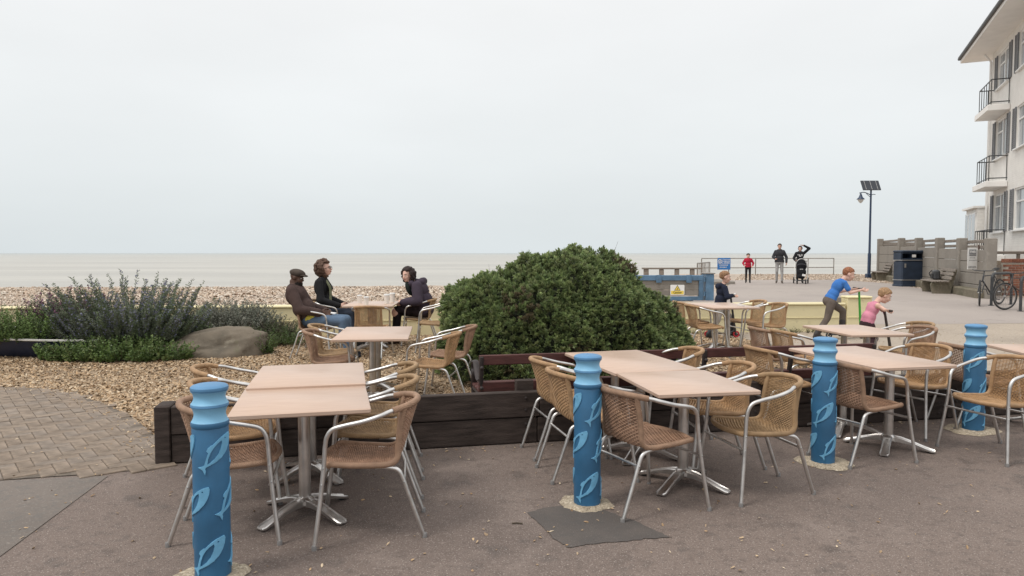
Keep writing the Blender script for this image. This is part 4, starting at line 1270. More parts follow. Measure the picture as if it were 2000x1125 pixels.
for w_ in wins:                                                                                        # reveals
    d_ = -sgn * .12
    for a, b in (((w_[0], w_[2]), (w_[1], w_[2])), ((w_[1], w_[2]), (w_[1], w_[3])), ((w_[1], w_[3]), (w_[0], w_[3])), ((w_[0], w_[3]), (w_[0], w_[2]))):
        wl.add([(a[0], 0, a[1]), (b[0], 0, b[1]), (b[0], d_, b[1]), (a[0], d_, a[1])], [(0, 1, 2, 3)])
wl.build('wall', M_WHITEW, bld, smooth=False)
for i, w_ in enumerate(wins):
    xa, xb, za, zb = w_
    f = MB()
    t_ = .06
    y = -sgn * .07
    f.box(((xa + xb) / 2, y, za + t_ / 2), (xb - xa, .06, t_)); f.box(((xa + xb) / 2, y, zb - t_ / 2), (xb - xa, .06, t_))
    f.box((xa + t_ / 2, y, (za + zb) / 2), (t_, .058, zb - za - 2 * t_)); f.box((xb - t_ / 2, y, (za + zb) / 2), (t_, .058, zb - za - 2 * t_))
    xm = xa + (xb - xa) * .5
    f.box((xm, y, (za + zb) / 2), (t_, .057, zb - za - 2 * t_))
    ztr = za + (zb - za) * .68
    f.box(((xa + xm) / 2 - .0, y, ztr), ((xm - xa) - 1.5 * t_, .056, t_ * .9))
    wo_ = f.build('window', M_WHITE, bld, smooth=False)
    MB().box(((xa + xb) / 2, y - sgn * .012, (za + zb) / 2), (xb - xa - .05, .008, zb - za - .05)).build('pane', M_GLASS, wo_)
    MB().box((xa + (xb - xa) * .25, y - sgn * .1, (za + zb) / 2), ((xb - xa) * .4, .01, zb - za)).build('curtain', M_CURT, wo_)
    MB().box(((xa + xb) / 2, sgn * .03, za - .03), (xb - xa + .1, .14, .05), bev=.006).build('sill', M_WHITE, wo_)
    sw = .36 if i < 3 else .42
    for s, xx in ((-1, xa - sw / 2 - .03), (1, xb + sw / 2 + .03)):
        if xx - sw / 2 < .02: xx = .02 + sw / 2
        q = MB()
        q.box((xx - sw / 2 + .02, sgn * .03, (za + zb) / 2), (.04, .045, zb - za)); q.box((xx + sw / 2 - .02, sgn * .03, (za + zb) / 2), (.04, .045, zb - za))
        n_ = 22
        for k in range(n_):
            q.box((xx, sgn * .028, za + (zb - za) * (k + .5) / n_), (sw - .08, .03, (zb - za) / n_ * .72), rot=Matrix.Rotation(rad(22 * sgn), 4, 'X'))
        q.build('shutter', M_SHUT, wo_, smooth=False)
# eaves and roof
oh = .95
ev = MB()
ev.box(((BL - oh) / 2, sgn * (oh / 2) - sgn * 4, zeave + .05), (BL + oh, oh + 8, .10))
ev.build('soffit', M_SOFFIT, bld, smooth=False)
MB().box(((BL - oh) / 2, sgn * (oh + .012), zeave + .09), (BL + oh, .024, .20)).build('fascia', M_SOFFIT, bld, smooth=False)
MB().box((-oh - .012, sgn * (oh / 2 - 4), zeave + .09), (.024, oh + 8, .20)).build('fascia', M_SOFFIT, bld, smooth=False)
MB().tube([(-oh, sgn * (oh + .07), zeave + .16), (BL, sgn * (oh + .07), zeave + .16)], .06, 8).build('gutter', M_DKMET, bld)
rf = MB()
pitch = math.tan(rad(28)); e_ = .16
for r_ in range(9):                      # courses of tiles stepping up the slope
    y0 = sgn * (oh + .10 - r_ * .32); y1 = sgn * (oh + .10 - (r_ + 1) * .32 - .06)
    zA = zeave + .20 + r_ * .32 * pitch; zB = zA + .38 * pitch
    x0 = -oh - .10 + r_ * .32
    rf.add([(x0, y0, zA), (BL, y0, zA), (BL, y1, zB), (x0 + .38, y1, zB), (x0, y0, zA + .05), (BL, y0, zA + .05), (BL, y1, zB + .03), (x0 + .38, y1, zB + .03)], [(0, 1, 2, 3), (4, 5, 6, 7), (0, 1, 5, 4), (0, 3, 7, 4)])
rf.build('roof', M_TILE, bld, smooth=False)
MB().tube([(.12, sgn * .07, -.1), (.12, sgn * .07, zeave - .3), (.12, sgn * .3, zeave)], .045, 8).build('downpipe', M_WHITE, bld)
# balconies
x1b, _ = bwx(1961); x0b, _ = bwx(1936)
for (ztop) in (2.20, 4.93, 7.72):
    zsl = ztop - .92
    lo_, hi_ = min(x0b, x1b) , max(x0b, x1b)
    b_ = MB().box(((lo_ + hi_) / 2, sgn * .36, zsl - .12), (hi_ - lo_ + .25, .70, .22), bev=.015).build('balcony', M_SOFFIT, bld)
    rls = MB()
    O = .58
    c4 = [(hi_, 0), (hi_, O), (lo_, O), (lo_, 0)]
    for z in (ztop, zsl + .10):
        rls.tube([(x, sgn * y, z) for x, y in c4], .02, 6)
    rls.build('railing', M_DKMET, b_, smooth=False)
    for (x, y) in [(hi_, .03), (hi_, O)] + [(lo_ + (hi_ - lo_) * k / 5, O) for k in range(5)] + [(lo_, .3)]:
        MB().tube([(x, sgn * y, zsl), (x, sgn * y, ztop)], .014, 6).build('baluster', M_DKMET, b_)
# ground-floor sun room beyond the corner
sr = MB()
sr.box((-1.2, -sgn * .50, 1.55), (2.4, 1.7, 3.3)); srm = sr.build('sun_room', M_WHITEW, bld, smooth=False)
for k in range(3):
    xx = -2.05 + k * .75
    q = MB().box((xx, sgn * .365, 2.35), (.70, .05, 1.35)).build('window', M_WHITE, srm, smooth=False)
    MB().box((xx, sgn * .385, 2.35), (.58, .02, 1.23)).build('pane', M_GLASS, q)
MB().box((-1.25, -sgn * .50, 3.24), (2.6, 2.0, .08)).build('roof_slab', M_SOFFIT, srm)

# ================================================================== BIN, PROMENADE BENCHES, LAMP
pb0 = gp(1780, 560, .25)
bn_ = thing('litter_bin', 'large navy double litter bin with silver bands by the panel wall', 'bin', (pb0.x, pb0.y + .2, .25), rad(6))
MB().box((0, 0, .52), (1.0, .56, 1.04), bev=.05).build('body', M_BIN, bn_)
MB().box((0, 0, .045), (1.03, .59, .09), bev=.02).build('plinth', M_BIN, bn_)
for z in (.27, 1.06): MB().box((0, 0, z), (1.02, .58, .035), bev=.008).build('band', M_SILVER, bn_)
top = MB()
top.box((0, .24, 1.22), (1.0, .06, .30)); top.box((-.47, 0, 1.22), (.06, .42, .30)); top.box((.47, 0, 1.22), (.06, .42, .30)); top.box((0, 0, 1.22), (.1, .42, .30))
top.build('hood', M_BIN, bn_, smooth=False)
MB().box((0, 0, 1.41), (1.04, .60, .09), bev=.03).build('lid', M_BIN, bn_)
MB().box((0, -.252, 1.10), (.98, .05, .06), bev=.01).build('front_lip', M_BIN, bn_)
MB().box((0, -.252, 1.35), (.98, .05, .05), bev=.01).build('front_lip', M_BIN, bn_)
MB().box((.0, -.278, 1.23), (.16, .012, .11)).build('label_plate', M_SIGNW, bn_)
MB().box((-.37, -.291, .85), (.07, .012, .16)).build('lock_plate', M_SILVER, bn_)
def prom_bench(label, xy, rot):
    t = thing('promenade_bench', label, 'bench', (xy[0], xy[1], .25), rot, 'slatted benches on concrete supports')
    for s in (-.65, .65):
        q = MB()
        q.prism([(-.28, 0), (.22, 0), (.42, .80), (.34, .82), (.18, .40), (-.30, .38), (-.34, .30)], -.06, .06, M=Matrix.Translation((s, 0, 0)) @ Matrix(((0, 0, 1, 0), (1, 0, 0, 0), (0, 1, 0, 0), (0, 0, 0, 1))))
        q.build('support', M_MOSSC, t, smooth=False)
    for k in range(4): MB().box((0, -.27 + k * .125, .415), (1.75, .10, .04), bev=.006).build('seat_slat', M_WTIMB, t)
    for k in range(3): MB().box((0, .215 + k * .055, .52 + k * .13), (1.75, .035, .10), rot=Matrix.Rotation(rad(-18), 4, 'X'), bev=.006).build('back_slat', M_WTIMB, t)
    return t
# they stand with their backs to the wall, facing the promenade
brot = math.atan2(wdir.y, wdir.x) + math.pi
p1 = gp(1838, 572, .25); p2 = gp(1718, 547, .25)
prom_bench('weathered slatted bench in front of the panel wall, right of the bin', (p1.x - .15, p1.y), brot + math.pi - math.pi + rad(180) - rad(180))
prom_bench('weathered slatted bench by the lamp post on the shingle', (p2.x - .1, p2.y - .3), brot)
bag = MB()
bag.box((0, 0, .16), (.34, .2, .34), bev=.05)
bgo = thing('backpack', 'black backpack on the bench right of the bin', 'bag', (p1.x + .02, p1.y + .35, .69), brot)
bag.build('body', M_DKMET, bgo); MB().tube(crv([(-.1, -.1, .05), (-.12, -.18, .2), (-.1, -.1, .32)], 4), .015, 6).build('strap', M_RUB, bgo)
MB().box((0, -.12, .12), (.24, .06, .18), bev=.02).build('pocket', M_RUB, bgo)
lp0 = at(1697, 540, 38.0)
lp = thing('solar_lamp_post', 'navy lamp post with swan-neck lantern and solar panel on top', 'lamp post', (lp0.x, 38.0, .25))
hL = H + (494 - 372) * 38 / FPX - .25
MB().lathe([(.085, 0), (.085, 1.3), (.06, 1.35), (.052, 3.0), (.045, hL)], 14).build('pole', M_LAMPB, lp)
MB().box((0, 0, .12), (.3, .3, .24), bev=.03).build('base', M_LAMPB, lp)
pan = MB().box((0, 0, 0), (.96, .05, .62), bev=.006)
po = pan.build('solar_panel', M_SOLAR, lp); po.matrix_local = Matrix.Translation((.0, .05, hL + .25)) @ Matrix.Rotation(rad(-32), 4, 'X')
for k in (-1, 0, 1):
    MB().box((k * .31, -.03, 0), (.012, .01, .58)).build('cell_line', M_SILVER, po)
q = MB(); zA = hL - .28
q.tube(crv([(0, 0, zA), (-.18, 0, zA + .10), (-.40, 0, zA + .16), (-.62, 0, zA + .12)], 5), .022, 8)
q.tube(crv([(0, 0, zA - .12), (-.12, 0, zA - .02), (-.25, 0, zA + .1)], 5), .016, 8)
q.tube(crv([(0, 0, zA), (.12, 0, zA + .05), (.24, 0, zA + .04)], 5), .018, 8)
q.build('bracket', M_LAMPB, lp)
ln_ = MB().lathe([(.02, .16), (.03, .10), (.06, .02), (.10, -.10), (.20, -.20), (.205, -.22)], 18, c=(-.54, 0, zA + .0)).build('lantern', M_LAMPB, lp)
MB().lathe([(.02, -.42), (.09, -.36), (.14, -.28), (.15, -.215)], 18, c=(-.54, 0, zA)).build('globe', mat('lamp_globe', (.62, .62, .6), .25), ln_)

# ================================================================== BICYCLES AND RACKS
def bicycle(label, front, heading, col, steer=0.0):
    """front: ground contact of the front wheel, heading: degrees, from rear to front"""
    t = thing('bicycle', label, 'bicycle', (front[0], front[1], gz(*front) + .012), rad(heading), 'bicycles at the racks')
    R = .335; m = mat('bike_paint', col, .35, var=.1)
    def wheel(x, rz):
        w_ = bpy.data.objects.new('wheel', MB().torus((0, 0, 0), R - .02, .019, 40, 8, rot=Matrix.Rotation(rad(90), 4, 'X')).mesh('wheel', M_RUB)); place(w_, t)
        w_.location = (x, 0, R); w_.rotation_euler = (0, 0, rad(rz))
        MB().torus((0, 0, 0), R - .045, .010, 40, 6, rot=Matrix.Rotation(rad(90), 4, 'X')).build('rim', M_GREYPL, w_)
        sp_ = MB()
        for k in range(18):
            g = 2 * math.pi * k / 18
            sp_.tube([(0, .02 * (-1) ** k, 0), ((R - .045) * math.cos(g), 0, (R - .045) * math.sin(g))], .0018, 4, cap=False)
        sp_.build('spokes', M_GREYPL, w_); MB().tube([(0, -.04, 0), (0, .04, 0)], .016, 8).build('hub', M_SILVER, w_)
    wheel(0, steer); wheel(-1.04, 0)
    bb = Vector((-.60, 0, .28)); ss = Vector((-.74, 0, .78)); hd = Vector((-.17, 0, .76)); hl = Vector((-.13, 0, .64)); rr = Vector((-1.04, 0, R))
    fr = MB()
    for a, b, r_ in ((bb, ss, .016), (ss, hd, .016), (bb, hl, .019), (hd, hl, .02)): fr.tube([a, b], r_, 8)
    for s in (-.05, .05):
        fr.tube([bb + Vector((0, s * .4, 0)), rr + Vector((0, s, 0))], .010, 6); fr.tube([ss + Vector((0, s * .3, -.04)), rr + Vector((0, s, 0))], .009, 6)
    fr.build('frame', m, t)
    fk = MB()
    for s in (-.05, .05): fk.tube(crv([hl, hl + Vector((.02, s, -.06)), Vector((0, s, R))], 4), .012, 6)
    fk.build('fork', m, t)
    MB().tube([hd, hd + Vector((-.03, 0, .13))], .014, 8).build('stem', M_DKMET, t)
    MB().tube(crv([(-.25, -.30, .92), (-.18, -.2, .90), (-.16, 0, .89), (-.18, .2, .90), (-.25, .30, .92)], 5), .012, 8).build('handlebar', M_DKMET, t)
    MB().tube([ss, ss + Vector((-.03, 0, .12))], .013, 8).build('seat_post', M_SILVER, t)
    MB().tube([(-.92, 0, .935), (-.84, 0, .94), (-.72, 0, .93), (-.63, 0, .925)], [.05, .075, .035, .02], 10, flat=(.4, 1)).build('saddle', M_RUB, t)
    ck = MB().torus(bb + Vector((0, .06, 0)), .085, .008, 24, 6, rot=Matrix.Rotation(rad(90), 4, 'X'))
    ck.tube([bb + Vector((-.1, .08, -.13)), bb + Vector((0, .08, 0))], .009, 6); ck.tube([bb + Vector((.1, -.08, .13)), bb + Vector((0, -.08, 0))], .009, 6); ck.tube([bb + Vector((0, -.08, 0)), bb + Vector((0, .08, 0))], .012, 6)
    ck.box(bb + Vector((-.1, .12, -.13)), (.08, .07, .02)); ck.box(bb + Vector((.1, -.12, .13)), (.08, .07, .02))
    ck.build('crankset', M_DKMET, t)
    return t
f1 = gp(1905, 597, .262); f2 = gp(1962, 602, .262)
bicycle('black bicycle with its front wheel turned towards the camera, left of the pair', (f1.x + .1, f1.y), 212, (.03, .03, .035), 26)
bicycle('dark bicycle with saddle nearest the right edge of the photo', (f2.x, f2.y), 184, (.09, .06, .05), 4)
def rack(label, a, b, h=.82):
    t = thing('cycle_rack', label, 'bike rack', (a[0], a[1], gz(*a) + .01), 0, 'cycle racks')
    dx, dy = b[0] - a[0], b[1] - a[1]
    q = MB().tube([(0, 0, -.02), (0, 0, h - .12)] + crv([(0, 0, h - .1), (dx * .05, dy * .05, h - .03), (dx * .14, dy * .14, h), (dx * .5, dy * .5, h), (dx * .86, dy * .86, h), (dx * .95, dy * .95, h - .03), (dx, dy, h - .1)], 4) + [(dx, dy, -.02)], .034, 10)
    q.build('hoop', M_DKMET, t)
    for (x, y) in ((0, 0), (dx, dy)): MB().lathe([(.07, 0), (.07, .012), (.04, .016)], 14, c=(x, y, 0)).build('base_plate', M_DKMET, t)
    return t
r1 = gp(1941, 597, .262); r2 = gp(1990, 603, .262)
rack('black hoop cycle rack between the two bicycles', (r1.x, r1.y + .1), (r1.x + .75, r1.y + .45))
rack('black hoop cycle rack at the right edge in front of the bicycles', (r2.x, r2.y - .05), (r2.x + .75, r2.y + .3))

# ================================================================== CUPS ON THE TABLE
def cup(label, x, y, s=1.0):
    t = thing('paper_cup', label, 'cup', (x, y, .08 + .72), 0, 'paper cups on the people’s table')
    MB().lathe([(.028 * s, 0), (.036 * s, .095 * s), (.040 * s, .11 * s)], 18).build('cup_body', M_CUP, t)
    MB().lathe([(.0425 * s, .105 * s), (.043 * s, .116 * s), (.036 * s, .118 * s), (.035 * s, .126 * s)], 18).build('lid', M_SIGNW, t)
cup('white paper cup on the left of the people’s table', -2.43, 11.25, 1.05)
cup('white paper cup in the middle front of the people’s table', -2.24, 10.85, 1.05)
cup('white paper cup by the woman in the puffer coat', -1.98, 11.15, 1.2)
cup('white paper cup behind the cup by the woman in the puffer coat', -1.95, 11.5, 1.2)
ash = MB().lathe([(.05, 0), (.055, .02), (.045, .02), (.04, .006)], 18).build('ashtray', M_SIGNW); ash.location = (gp(1447, 598, .80).x, gp(1447, 598, .80).y, .80)
tag(ash, 'small pale ashtray on the table by the yellow wall', 'ashtray')
tw = MB().tube([(0, 0, .006), (.03, .004, .007), (.062, -.002, .006)], .0045, 6).build('twig', M_STEM); pt = gp(1000, 1024); tw.location = (pt.x, pt.y, 0); tag(tw, 'small brown twig lying on the tarmac left of the middle bollard', 'twig')
# ================================================================== PLANTS
def leaf_cloud(name, base, dirs, length, width, colors, parent, m=None, bend=.25, seed=1, fold=.25):
    """leaf-shaped quads pairs: base points (n,3), directions (n,3)"""
    r = np.random.default_rng(seed)
    n = len(base)
    d = dirs / np.linalg.norm(dirs, axis=1, keepdims=True)
    rv = r.normal(0, 1, (n, 3)); s = np.cross(d, rv); s /= np.linalg.norm(s, axis=1, keepdims=True)
    nn = np.cross(s, d)
    L_ = length[:, None]; W_ = width[:, None]
    tip = base + d * L_ - np.array([0, 0, 1.0]) * (L_ * bend * r.uniform(0, 1, (n, 1)))
    mid = base + d * L_ * .55
    a = mid + s * W_ * .5 + nn * W_ * fold; b = mid - s * W_ * .5 + nn * W_ * fold
    v = np.stack([base, a, tip, b], 1).reshape(-1, 3)
    i = np.arange(n) * 4
    f = np.concatenate([np.stack([i, i + 1, i + 2], 1), np.stack([i, i + 2, i + 3], 1)])
    me = fast_mesh(name, v, f, m or M_LEAF, np.repeat(colors, 4, 0), smooth=False)
    o = bpy.data.objects.new(name, me); place(o, parent); o['kind'] = 'stuff'
    return o
def pick(pal, n, r, jit=.25):
    p = np.array(pal); k = r.integers(0, len(p), n)
    return np.clip(p[k] * r.uniform(1 - jit, 1 + jit, (n, 1)), 0.002, 1)

# -------- the big evergreen bush
def big_bush():
    r = np.random.default_rng(5)
    cx, cy = .68, 9.45
    t = thing('evergreen_bush', 'big rounded dark green evergreen bush behind the central benches', 'bush', (cx, cy, 0))
    k = 9.45 / 1380
    px = np.array([862, 876, 908, 955, 1000, 1050, 1100, 1150, 1190, 1215, 1245, 1275, 1300, 1325, 1343]); py = np.array([660, 575, 556, 540, 529, 508, 500, 496, 507, 524, 562, 588, 614, 640, 680])
    X = (px - 1000) * k - cx; Z = H - (py - 494) * k
    x0, x1 = X[0], X[-1]
    def surface(x, phi):
        h = np.interp(x, X, Z)
        u = (x - (x0 + x1) / 2) / ((x1 - x0) / 2)
        D = 1.25 * np.sqrt(np.clip(1 - np.abs(u) ** 2.6, .004, 1))
        y = D * np.sin(phi); z = h * np.sign(np.cos(phi)) * np.abs(np.cos(phi)) ** .82
        return np.stack([x, y, z], -1)
    def lumps(p):
        q = p * 3.1
        return (np.sin(q[..., 0] * 1.7 + 1) * np.sin(q[..., 1] * 1.9 + q[..., 2] * 1.3) * .085 + np.sin(q[..., 0] * 3.9 + q[..., 2] * 3.1) * np.sin(q[..., 1] * 3.5 + 2) * .055 + np.sin(q[..., 2] * 6.1 + q[..., 0] * 5.3) * .015)
    n = 7600
    x = r.uniform(x0 + .02, x1 - .02, n); phi = np.radians(r.uniform(-89, 55, n))
    p = surface(x, phi); e = .01
    du = surface(x + e, phi) - p; dv = surface(x, phi + e) - p
    nr = np.cross(du, dv); nr /= np.linalg.norm(nr, axis=1, keepdims=True) + 1e-9
    ctr = np.array([(x0 + x1) / 2, 0, .4]); flip = np.sum(nr * (p - ctr), 1) < 0; nr[flip] *= -1
    p = p + nr * (lumps(p) + r.normal(0, .018, n))[:, None]
    keep = (p[:, 2] > .03); p, nr = p[keep], nr[keep]; n = len(p)
    depth = r.random(n)
    p = p - nr * (depth * .07)[:, None]
    ax = nr + np.array([0, 0, .55]) + r.normal(0, .28, (n, 3)); ax /= np.linalg.norm(ax, axis=1, keepdims=True)
    nl = 13
    B = np.repeat(p, nl, 0); A = np.repeat(ax, nl, 0)
    rv = r.normal(0, 1, A.shape); perp = np.cross(A, rv); perp /= np.linalg.norm(perp, axis=1, keepdims=True)
    tier = np.tile(np.linspace(0, 1, nl), n)[:, None]
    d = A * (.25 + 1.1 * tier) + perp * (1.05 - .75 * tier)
    B = B + A * (tier * .035)
    shade = r.uniform(.75, 1.15, n)
    pal = [(.145, .19, .08), (.165, .21, .085), (.12, .16, .07), (.195, .235, .10), (.17, .195, .09)]
    c = pick(pal, n, r, .2) * shade[:, None]
    patch_ = np.sin(p[:, 0] * 4.3 + 1) * np.sin(p[:, 2] * 5.1) * np.sin(p[:, 0] * 1.7 + p[:, 2] * 2.3); brown = (patch_ > .45) & (r.random(n) < .5); c[brown] = np.array([.125, .105, .065])
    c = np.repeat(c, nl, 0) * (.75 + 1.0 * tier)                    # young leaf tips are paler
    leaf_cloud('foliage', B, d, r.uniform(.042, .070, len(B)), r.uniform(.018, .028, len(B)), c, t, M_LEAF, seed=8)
    # dark filler shell added inside, so the foliage isn't seen through
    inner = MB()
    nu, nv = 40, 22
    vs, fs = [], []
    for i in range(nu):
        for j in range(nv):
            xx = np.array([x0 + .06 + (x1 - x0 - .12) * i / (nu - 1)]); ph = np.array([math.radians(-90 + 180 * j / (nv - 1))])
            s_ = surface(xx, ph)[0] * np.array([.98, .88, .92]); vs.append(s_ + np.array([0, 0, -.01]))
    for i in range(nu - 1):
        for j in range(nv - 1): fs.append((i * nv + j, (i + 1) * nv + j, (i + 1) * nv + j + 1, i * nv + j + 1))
    me = fast_mesh('inner_filler', vs, fs, mat('bush_inside', (.022, .028, .014), .9, var=.6, vscale=22, bump=1, bscale=40), smooth=True)
    place(bpy.data.objects.new('inner_filler', me), t)
    tw_ = MB()  # dead twiggy tips sticking out here and there
    for k_ in range(9):
        j = r.integers(0, n)
        b0 = Vector(p[j]); dd = Vector(nr[j]) + Vector((r.normal(0, .5), 0, .4)); tw_.tube([b0, b0 + dd * .08, b0 + dd * .15 + Vector((r.normal(0, .03), 0, 0))], [.003, .002, .001], 4)
    tw_.build('twigs', M_STEM, t)['kind'] = 'stuff'
big_bush()

# -------- stemmed plants
def plant(name, label, cat, center, n_stems, spread, hgt, lean, leaf, per, pal, seed, flowers=None, m=None, up=.3, base_z=None, group=None, taper=.55, ell=(1, 1), start=.15, stem_r=.004):
    """stems fan out from an area; leaves along them; flowers = (fraction, palette, size)"""
    r = np.random.default_rng(seed)
    x, y = center; z = gz(x, y) if base_z is None else base_z
    t = thing(name, label, cat, (x, y, z), 0, group)
    B, D, Ln, Wd, Cl = [], [], [], [], []
    FB, FD, FC = [], [], []
    st = MB()
    for i in range(n_stems):
        a = r.uniform(0, 6.283); q = math.sqrt(r.random())
        b0 = np.array([math.cos(a) * q * spread * ell[0], math.sin(a) * q * spread * ell[1], 0.0])
        hh = r.uniform(*hgt) * (1 - .45 * q * q)
        ld = np.array([math.cos(a) * lean * (q + .15) * ell[0] + r.normal(0, .10), math.sin(a) * lean * (q + .15) + r.normal(0, .10), 1.0])
        curv = r.normal(0, .10, 2)
        ts = np.linspace(start, 1, per)
        path = lambda tt: b0[None] + np.stack([ld[0] * tt * hh + curv[0] * tt ** 2 * hh, ld[1] * tt * hh + curv[1] * tt ** 2 * hh, tt * hh], 1)
        P_ = path(ts)
        if i % 3 == 0: st.tube([Vector(v) for v in path(np.array([0, .5, 1.0]))], [stem_r, stem_r * .7, stem_r * .3], 4, cap=False)
        az = r.uniform(0, 6.283, per)
        out = np.stack([np.cos(az), np.sin(az), np.full(per, up)], 1) + r.normal(0, .15, (per, 3))
        B.append(P_); D.append(out); l_ = leaf[0] * r.uniform(.7, 1.2, per) * (1 - taper * ts); Ln.append(l_); Wd.append(leaf[1] * r.uniform(.8, 1.2, per) * (1 - taper * .5 * ts))
        Cl.append(pick(pal, 1, r, .2) * r.uniform(.8, 1.2, (per, 1)))
        if flowers and r.random() < flowers[0]:
            nf = flowers[3] if len(flowers) > 3 else 14
            tf = r.uniform(.35, 1.0, nf); az = r.uniform(0, 6.283, nf)
            FB.append(path(tf)); FD.append(np.stack([np.cos(az), np.sin(az), r.uniform(.2, .9, nf)], 1)); FC.append(pick(flowers[1], nf, r, .2))
    leaf_cloud('leaves', np.concatenate(B), np.concatenate(D), np.concatenate(Ln), np.concatenate(Wd), np.concatenate(Cl), t, m or M_LEAFM, bend=.1, seed=seed + 1)
    if FB:
        fb = np.concatenate(FB); nf = len(fb)
        leaf_cloud('flowers', fb, np.concatenate(FD), np.full(nf, flowers[2]) * r.uniform(.7, 1.2, nf), np.full(nf, flowers[2] * .8), np.concatenate(FC), t, M_LEAFM, bend=.0, seed=seed + 2)
    if st.v: st.build('stems', M_STEM, t)
    return t
GRN = [(.085, .125, .05), (.07, .105, .045), (.10, .14, .055)]
SAGE = [(.12, .135, .095), (.10, .12, .085), (.14, .15, .11)]
LILAC = [(.25, .25, .36), (.32, .32, .44), (.22, .21, .32)]
# rowing boat used as planter
def boat():
    c = Vector((-7.55, 10.72, 0)); yaw = rad(-10)
    t = thing('rowing_boat_planter', 'navy rowing boat with white gunwale used as a planter at the left edge', 'boat', c.to_tuple(), yaw)
    prof = lambda s: (.62 * (1 - abs(s) ** 3.2 * (.95 if s > 0 else .35)), .375 - .045 * s, .02 + .05 * max(0, s) ** 2)
    ns, nc = 25, 11
    vs, fs = [], []
    for i in range(ns):
        s = -1 + 2 * i / (ns - 1); hb, zt, zb = prof(s)
        for j in range(nc):
            g = -1 + 2 * j / (nc - 1)
            vs.append((s * 2.0 + .12 * max(0, s) * (zt), hb * math.copysign(abs(g) ** .55, g) if abs(g) > 1e-6 else 0, zb + (zt - zb) * abs(g) ** 2.4))
    for i in range(ns - 1):
        for j in range(nc - 1): fs.append((i * nc + j, (i + 1) * nc + j, (i + 1) * nc + j + 1, i * nc + j + 1))
    fs.append(tuple(range(nc)))
    me = MB().add(vs, fs).mesh('hull', M_BOAT)
    place(bpy.data.objects.new('hull', me), t)
    for sd in (-1, 1):
        MB().tube([(-2 + 4 * i / 24 + .12 * max(0, -1 + i / 12) * prof(-1 + i / 12)[1], sd * prof(-1 + i / 12)[0], prof(-1 + i / 12)[1] + .005) for i in range(25)], .024, 6, flat=(.7, 1.1)).build('gunwale', M_BOATW, t)
    so = MB()
    vs = []
    for i in range(ns):
        s = -1 + 2 * i / (ns - 1); hb, zt, zb = prof(s)
        for g in (-.93, 0, .93): vs.append((s * 1.95, hb * g, zt - .08 + (.05 if g == 0 else 0)))
    fs = [(i * 3 + j, (i + 1) * 3 + j, (i + 1) * 3 + j + 1, i * 3 + j + 1) for i in range(ns - 1) for j in range(2)]
    so.add(vs, fs).build('soil', M_EARTH, t)
    return t
boat()
def px_at(px, d): return (px - 1000) / FPX * d
plant('rosemary', 'tall spiky grey-green rosemary with pale blue flowers in the boat', 'shrub', (px_at(250, 10.55), 10.55), 380, .62, (.40, 1.12), .46, (.062, .017), 100, [(.15, .18, .11), (.12, .155, .085), (.175, .20, .14)], 41, (.55, LILAC, .03, 30), up=.75, base_z=.26, taper=.35, ell=(1.45, .7))
plant('wallflower', 'dusky purple flowering wallflower left of the rosemary', 'shrub', (px_at(135, 10.75), 10.75), 260, .46, (.35, .88), .40, (.07, .018), 44, [(.085, .085, .05), (.07, .075, .05), (.10, .085, .06)], 43, (.75, [(.22, .10, .19), (.28, .12, .20), (.19, .09, .15)], .032, 30), up=.5, base_z=.26, ell=(1.15, .6))
plant('trailing_plant', 'bright green leafy plant spilling over the boat at the left edge', 'plant', (px_at(28, 10.2), 10.25), 300, .42, (.22, .60), .5, (.065, .030), 26, [(.11, .17, .05), (.13, .19, .06), (.09, .14, .045)], 45, up=.5, base_z=.30, ell=(1.25, .55))
plant('low_green_plant', 'low green foliage under the rosemary beside the boulder', 'plant', (px_at(345, 10.85), 10.95), 260, .40, (.18, .50), .5, (.06, .026), 26, [(.12, .165, .065), (.10, .145, .055), (.14, .185, .075)], 46, (.25, LILAC, .02, 10), up=.5, ell=(1.5, .6))
plant('sage_tuft', 'grey-lilac flowering sage low in the boat in front of the rosemary', 'plant', (px_at(185, 10.2), 10.28), 240, .40, (.2, .58), .5, (.06, .018), 34, [(.09, .115, .06), (.11, .125, .085)], 47, (.6, LILAC, .017, 22), up=.6, base_z=.27, ell=(1.7, .5))
plant('geranium_patch', 'low bright green ground cover in front of the navy boat', 'ground cover', (px_at(222, 10.0), 9.98), 620, .62, (.12, .40), .4, (.06, .044), 16, [(.12, .185, .055), (.14, .21, .065), (.10, .155, .05), (.17, .22, .08)], 48, up=.4, ell=(1.65, .42), m=M_LEAF)
plant('santolina', 'rounded grey-green santolina bush behind the boulder', 'shrub', (px_at(453, 12.0), 11.95), 520, .46, (.40, .80), .50, (.075, .026), 60, [(.21, .215, .175), (.17, .185, .145), (.25, .25, .21)], 49, up=.7, ell=(1.1, .8))
plant('dried_tuft', 'brownish dried tuft left of the santolina bush', 'shrub', (px_at(408, 12.1), 12.15), 150, .28, (.42, .78), .4, (.045, .010), 44, [(.19, .14, .10), (.16, .125, .095)], 50, up=.7)
plant('grey_heather', 'low grey-brown heather right of the boulder', 'shrub', (px_at(520, 11.7), 11.75), 320, .32, (.2, .50), .5, (.06, .018), 44, [(.14, .125, .10), (.12, .11, .08), (.11, .115, .07)], 51, up=.6, ell=(1.3, .8))
plant('green_grass_tuft', 'green strappy-leaved plant beside the man in the flat cap', 'plant', (px_at(558, 11.35), 11.4), 110, .22, (.28, .56), .7, (.10, .011), 12, [(.09, .145, .045), (.11, .165, .06), (.075, .12, .04)], 52, up=.9, ell=(1.3, .8), m=M_LEAF)
plant('leafy_seedling', 'small bright green leafy plant at the right end of the boulder', 'plant', (px_at(517, 10.6), 10.55), 60, .10, (.18, .40), .5, (.06, .018), 16, [(.12, .18, .055), (.10, .16, .05)], 53, up=.6, m=M_LEAF)
